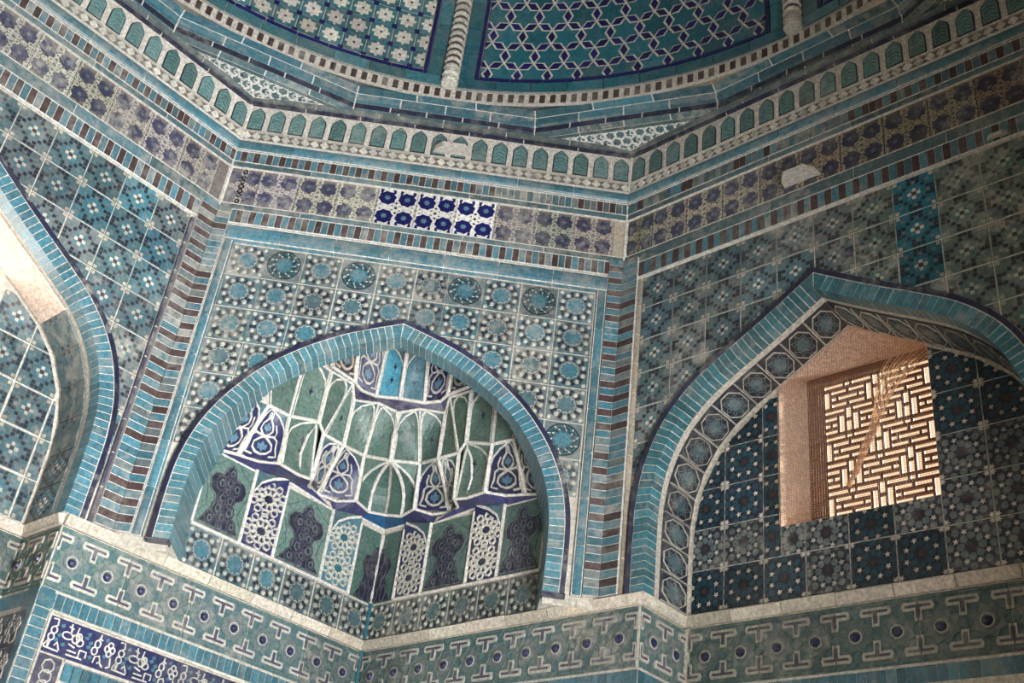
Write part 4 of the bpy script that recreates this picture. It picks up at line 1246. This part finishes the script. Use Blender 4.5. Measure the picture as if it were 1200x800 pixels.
# ---- tier 1: panels standing on the two square walls
PX = [.85, .645, .495, .268, .122, 0.0]
for s in (-1, 1):
    def wall(x, z, out=0.0): return V(s*x, AW/R2-x-out-.012, z)
    for i, kind in enumerate(('c', 'l', 'c', 'l', 'h')):
        xa, xb = PX[i], PX[i+1]
        zt = .655 if kind == 'c' else .665
        A0, A1 = wall(xa, .257), wall(xb, .257); B0, B1 = wall(xa, zt), wall(xb, zt)
        if kind == 'l':       # the lattice panels lean forward at the side away from the opening
            B0 = wall(xa, .66, .01); B1 = wall(xb, .700, .022)
        q = (A0, A1, B1, B0) if s < 0 else (A1, A0, B0, B1)
        if kind == 'c': cell('cartouche_panel', *q, motif_cartouche, 0, (1, 1, 1) if s < 0 else (.9, .9, .9), .35)
        elif kind == 'l': cell('lattice_panel', *q, motif_lattice('cobalt' if (i == 1) or s > 0 else 'turq', s < 0), 0, None, .4)
        else:
            def half(b, s=s):
                ground(b, 'green_deep')
                P = [(1, .80), (.80, .78), (.72, .66), (.45, .62), (.35, .48), (.5, .36), (.45, .2), (.2, .02), (1, .02)]
                if s > 0: P = [(1-x, y) for x, y in P]
                b.prism(P, 0, .006, 'ink')
                for (x, y, r) in ((.8, .62, .12), (.62, .46, .12), (.8, .3, .13), (.5, .12, .12), (.85, .12, .1)):
                    b.ribbon(ngon(x if s < 0 else 1-x, y, r, 8), .03, .006, .010, 'violet', True)
            cell('cartouche_panel', *q, half, 0, None, .5)
        if i: ribs([wall(xa, .257, .006), wall(xa, .45, .006), wall(xa, .66, .012)], .0085)
    ribs([wall(.85, .255, .008), wall(.45, .257, .008), wall(.125, .258, .008)], .0075)
    ribs([wall(.85, .257, .006), wall(.85, .655, .006)], .008)
ribs([V(0, AW/R2-.02, .26), V(0, AW/R2-.02, .66)], .009)
# ---- nodes of the upper tiers (right half; mirrored for the left)
B = [V(.85, 2.968, .662), V(.741, 3.045, .682), V(.64, 3.110, .69), V(.533, 3.105, .692), V(.441, 3.215, .692), V(.378, 3.265, .70), V(.402, 3.36, .702), V(.368, 3.47, .716), V(.264, 3.54, .716), V(.161, 3.55, .738), V(.09, 3.645, .724), V(0, 3.69, .738)]
A = [None, V(.644, 3.02, .972), V(.537, 3.08, .957), V(.398, 3.19, 1.005), V(.366, 3.235, .958), V(.259, 3.31, .944), V(.157, 3.46, .972), V(0, 3.395, .934)]
C = [V(.52, 3.06, 1.33), V(.386, 3.14, 1.295), V(.271, 3.235, 1.287), V(.257, 3.315, 1.23), V(.114, 3.285, 1.215), V(0, 3.311, 1.188)]
D = [None, V(.381, 3.085, 1.293), V(.258, 3.215, 1.290), V(.22, 3.268, 1.274), V(.134, 3.262, 1.246), V(0, 3.25, 1.245)]
E1 = V(.77, 2.90, .95); E2 = V(.70, 2.92, 1.28)
H = [None, V(.40, 2.95, 1.56), V(.27, 3.06, 1.60), None, V(.115, 3.15, 1.545), V(0, 3.14, 1.47)]
W = [V(.85, 2.968, .655), V(.645, 3.173, .655), V(.495, 3.323, .690), V(.268, 3.55, .66), V(.125, 3.693, .70), V(0, 3.818, .70)]
for s in (-1, 1):
    def m(p): return p if s > 0 else mir(p)
    def quad(a, b_, c, d): return (m(a), m(b_), m(c), m(d)) if s > 0 else (m(b_), m(a), m(d), m(c))
    def ap(x): return x if s > 0 else 1-x
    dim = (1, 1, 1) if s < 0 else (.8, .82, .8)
    # dark blue soffits under tier 2
    for P in ((W[0], W[1], B[2], B[1]), (W[1], W[2], B[4], B[3]), (W[1], B[3], B[2]), (W[2], W[3], B[7], B[6]), (W[2], B[6], B[5], B[4]), (W[3], W[4], B[9], B[8]), (W[3], B[8], B[7]), (W[4], W[5], B[11], B[10]), (W[4], B[10], B[9])):
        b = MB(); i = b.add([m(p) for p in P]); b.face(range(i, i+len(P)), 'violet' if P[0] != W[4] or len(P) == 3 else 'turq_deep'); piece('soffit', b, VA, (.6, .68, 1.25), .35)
    # tier 2
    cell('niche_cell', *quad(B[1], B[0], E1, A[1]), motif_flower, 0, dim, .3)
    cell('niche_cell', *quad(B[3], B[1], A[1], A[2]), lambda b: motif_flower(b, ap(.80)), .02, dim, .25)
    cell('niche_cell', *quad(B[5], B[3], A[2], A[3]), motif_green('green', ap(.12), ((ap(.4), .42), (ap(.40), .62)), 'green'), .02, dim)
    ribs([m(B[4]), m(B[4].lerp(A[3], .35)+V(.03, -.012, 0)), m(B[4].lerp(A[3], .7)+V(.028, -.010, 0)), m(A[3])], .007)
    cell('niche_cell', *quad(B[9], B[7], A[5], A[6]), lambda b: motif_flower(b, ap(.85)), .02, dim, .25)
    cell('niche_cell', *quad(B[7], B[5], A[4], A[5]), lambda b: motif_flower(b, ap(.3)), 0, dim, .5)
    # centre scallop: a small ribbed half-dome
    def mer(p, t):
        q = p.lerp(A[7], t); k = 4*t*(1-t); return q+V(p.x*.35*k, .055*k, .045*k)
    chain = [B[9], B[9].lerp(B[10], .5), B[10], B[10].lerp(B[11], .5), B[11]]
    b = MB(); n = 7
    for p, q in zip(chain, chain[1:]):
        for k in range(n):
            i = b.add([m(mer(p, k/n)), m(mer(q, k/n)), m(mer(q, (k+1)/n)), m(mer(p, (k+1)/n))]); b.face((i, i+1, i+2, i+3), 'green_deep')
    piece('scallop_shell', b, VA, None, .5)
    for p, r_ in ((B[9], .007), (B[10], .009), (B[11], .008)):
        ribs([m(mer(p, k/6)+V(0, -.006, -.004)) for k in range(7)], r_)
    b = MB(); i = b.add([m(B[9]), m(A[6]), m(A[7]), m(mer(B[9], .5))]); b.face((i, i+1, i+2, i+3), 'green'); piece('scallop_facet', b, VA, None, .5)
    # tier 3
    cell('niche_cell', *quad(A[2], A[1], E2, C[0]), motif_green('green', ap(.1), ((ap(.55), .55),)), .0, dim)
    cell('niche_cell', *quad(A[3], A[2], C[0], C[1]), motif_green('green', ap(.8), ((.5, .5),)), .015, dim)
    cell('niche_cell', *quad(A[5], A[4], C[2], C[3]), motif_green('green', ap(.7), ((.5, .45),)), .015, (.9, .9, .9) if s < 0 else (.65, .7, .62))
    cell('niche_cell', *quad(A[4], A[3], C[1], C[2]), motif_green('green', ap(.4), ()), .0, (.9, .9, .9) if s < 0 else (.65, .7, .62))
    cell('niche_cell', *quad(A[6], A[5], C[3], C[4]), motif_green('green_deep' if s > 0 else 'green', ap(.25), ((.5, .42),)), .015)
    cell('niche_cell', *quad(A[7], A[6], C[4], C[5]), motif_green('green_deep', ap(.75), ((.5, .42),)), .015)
    # soffit between tiers 3 and 4
    for k in range(1, 5):
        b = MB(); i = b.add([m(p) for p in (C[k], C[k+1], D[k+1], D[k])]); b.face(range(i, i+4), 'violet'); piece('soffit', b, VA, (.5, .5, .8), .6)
    # tier 4
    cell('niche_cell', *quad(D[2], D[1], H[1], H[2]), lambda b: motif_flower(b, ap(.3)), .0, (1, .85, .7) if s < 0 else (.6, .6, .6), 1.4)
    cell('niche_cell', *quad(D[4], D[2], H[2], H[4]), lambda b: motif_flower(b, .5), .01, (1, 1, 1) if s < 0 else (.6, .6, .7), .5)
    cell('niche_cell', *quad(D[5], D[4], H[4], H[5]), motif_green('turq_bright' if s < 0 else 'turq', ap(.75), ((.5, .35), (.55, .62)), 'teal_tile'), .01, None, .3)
    b = MB(); i = b.add([m(p) for p in (H[5], H[4], H[2], H[1], V(.40, 2.74, 1.5), V(0, 2.74, 1.55))]); b.face(range(i, i+6), 'plaster'); piece('crown', b, VA)
    # bare plaster between the cells and the back of the arch band
    for P in ((B[0], E1, V(.80, 2.76, .80), V(.86, 2.76, .55)), (E1, E2, V(.64, 2.76, 1.12), V(.80, 2.76, .80)), (A[1], E2, E1), (E2, C[0], V(.45, 2.76, 1.3), V(.64, 2.76, 1.12)), (C[0], C[1], H[1], V(.45, 2.76, 1.3)), (H[1], V(.40, 2.74, 1.5), V(.45, 2.76, 1.3))):
        b = MB(); i = b.add([m(p) for p in P]); b.face(range(i, i+len(P)), 'plaster'); piece('plaster_fill', b, VA)
    # white ribs
    off = V(0, -.006, -.002)
    ribs([m(p+off) for p in B[:6]], .0075); ribs([m(p+off) for p in B[5:11]]+[m(B[11]+off)], .0075)
    ribs([m(p+off) for p in A[1:]], .009); ribs([m(p+off) for p in C[:6]], .0075); ribs([m(p+off) for p in D[1:]], .009)
    for a, c, r_ in ((B[3], A[2], .010), (B[1], A[1], .009), (B[5], A[4], .010), (B[7], A[5], .009), (B[9], A[6], .010), (A[3], C[1], .012), (A[2], C[0], .005), (A[5], C[3], .011), (A[4], C[2], .005), (A[6], C[4], .005), (D[2], H[2], .011), (D[4], H[4], .010), (D[1], H[1], .008), (C[2], C[3], .008)):
        ribs([m(a+off), m(a.lerp(c, .5)+off*1.6), m(c+off)], r_)
    ribs([m(W[k]+off) for k in range(6)], .006)
ribs([A[7]+V(0, -.006, 0), A[7].lerp(C[5], .5)+V(0, -.012, 0), C[5]+V(0, -.008, 0)], [.013, .017, .020])
ribs([D[5]+V(0, -.006, 0), D[5].lerp(H[5], .5)+V(0, -.008, 0), H[5]+V(0, -.01, 0)], .011)
b = MB(); i = b.add([V(-.075, 3.0, 1.50), V(.075, 3.0, 1.50), V(.05, 3.13, 1.475), V(-.05, 3.13, 1.475)]); b.face(range(i, i+4), 'turq'); piece('crown', b, VA)

# ------------------------------------------------------------------ projecting slabs
def slab(name, fr, u, z, hw, out, th, label, m='stone'):
    P = [(-hw, 0), (hw, 0), (hw*.92, -out*.5), (hw*.55, -out), (-hw*.55, -out), (-hw*.92, -out*.5)]
    b = MB(); b.fn = lambda x, y, zz: fr @ Vector((u+x, z+zz, -y))
    b.prism(P, 0, th, m); j = b.add([(x, y, 0) for x, y in ccw(P)]); b.face(reversed(range(j, j+6)), m)
    return thing(name, b, label, 'slab')
slab('stone_slab', FR, -.045, 2.035, .098, .11, .016, 'pale stone slab jutting from the rosette frieze above the lattice window')
slab('stone_slab', FR, .885, 1.835, .05, .04, .02, 'small broken stone slab jutting below the dentil course on the shaded wall')
slab('plaster_patch', FC, .085, 2.55, .115, .085, .035, 'pale plaster lump covering two niches of the squinch wall arcade')
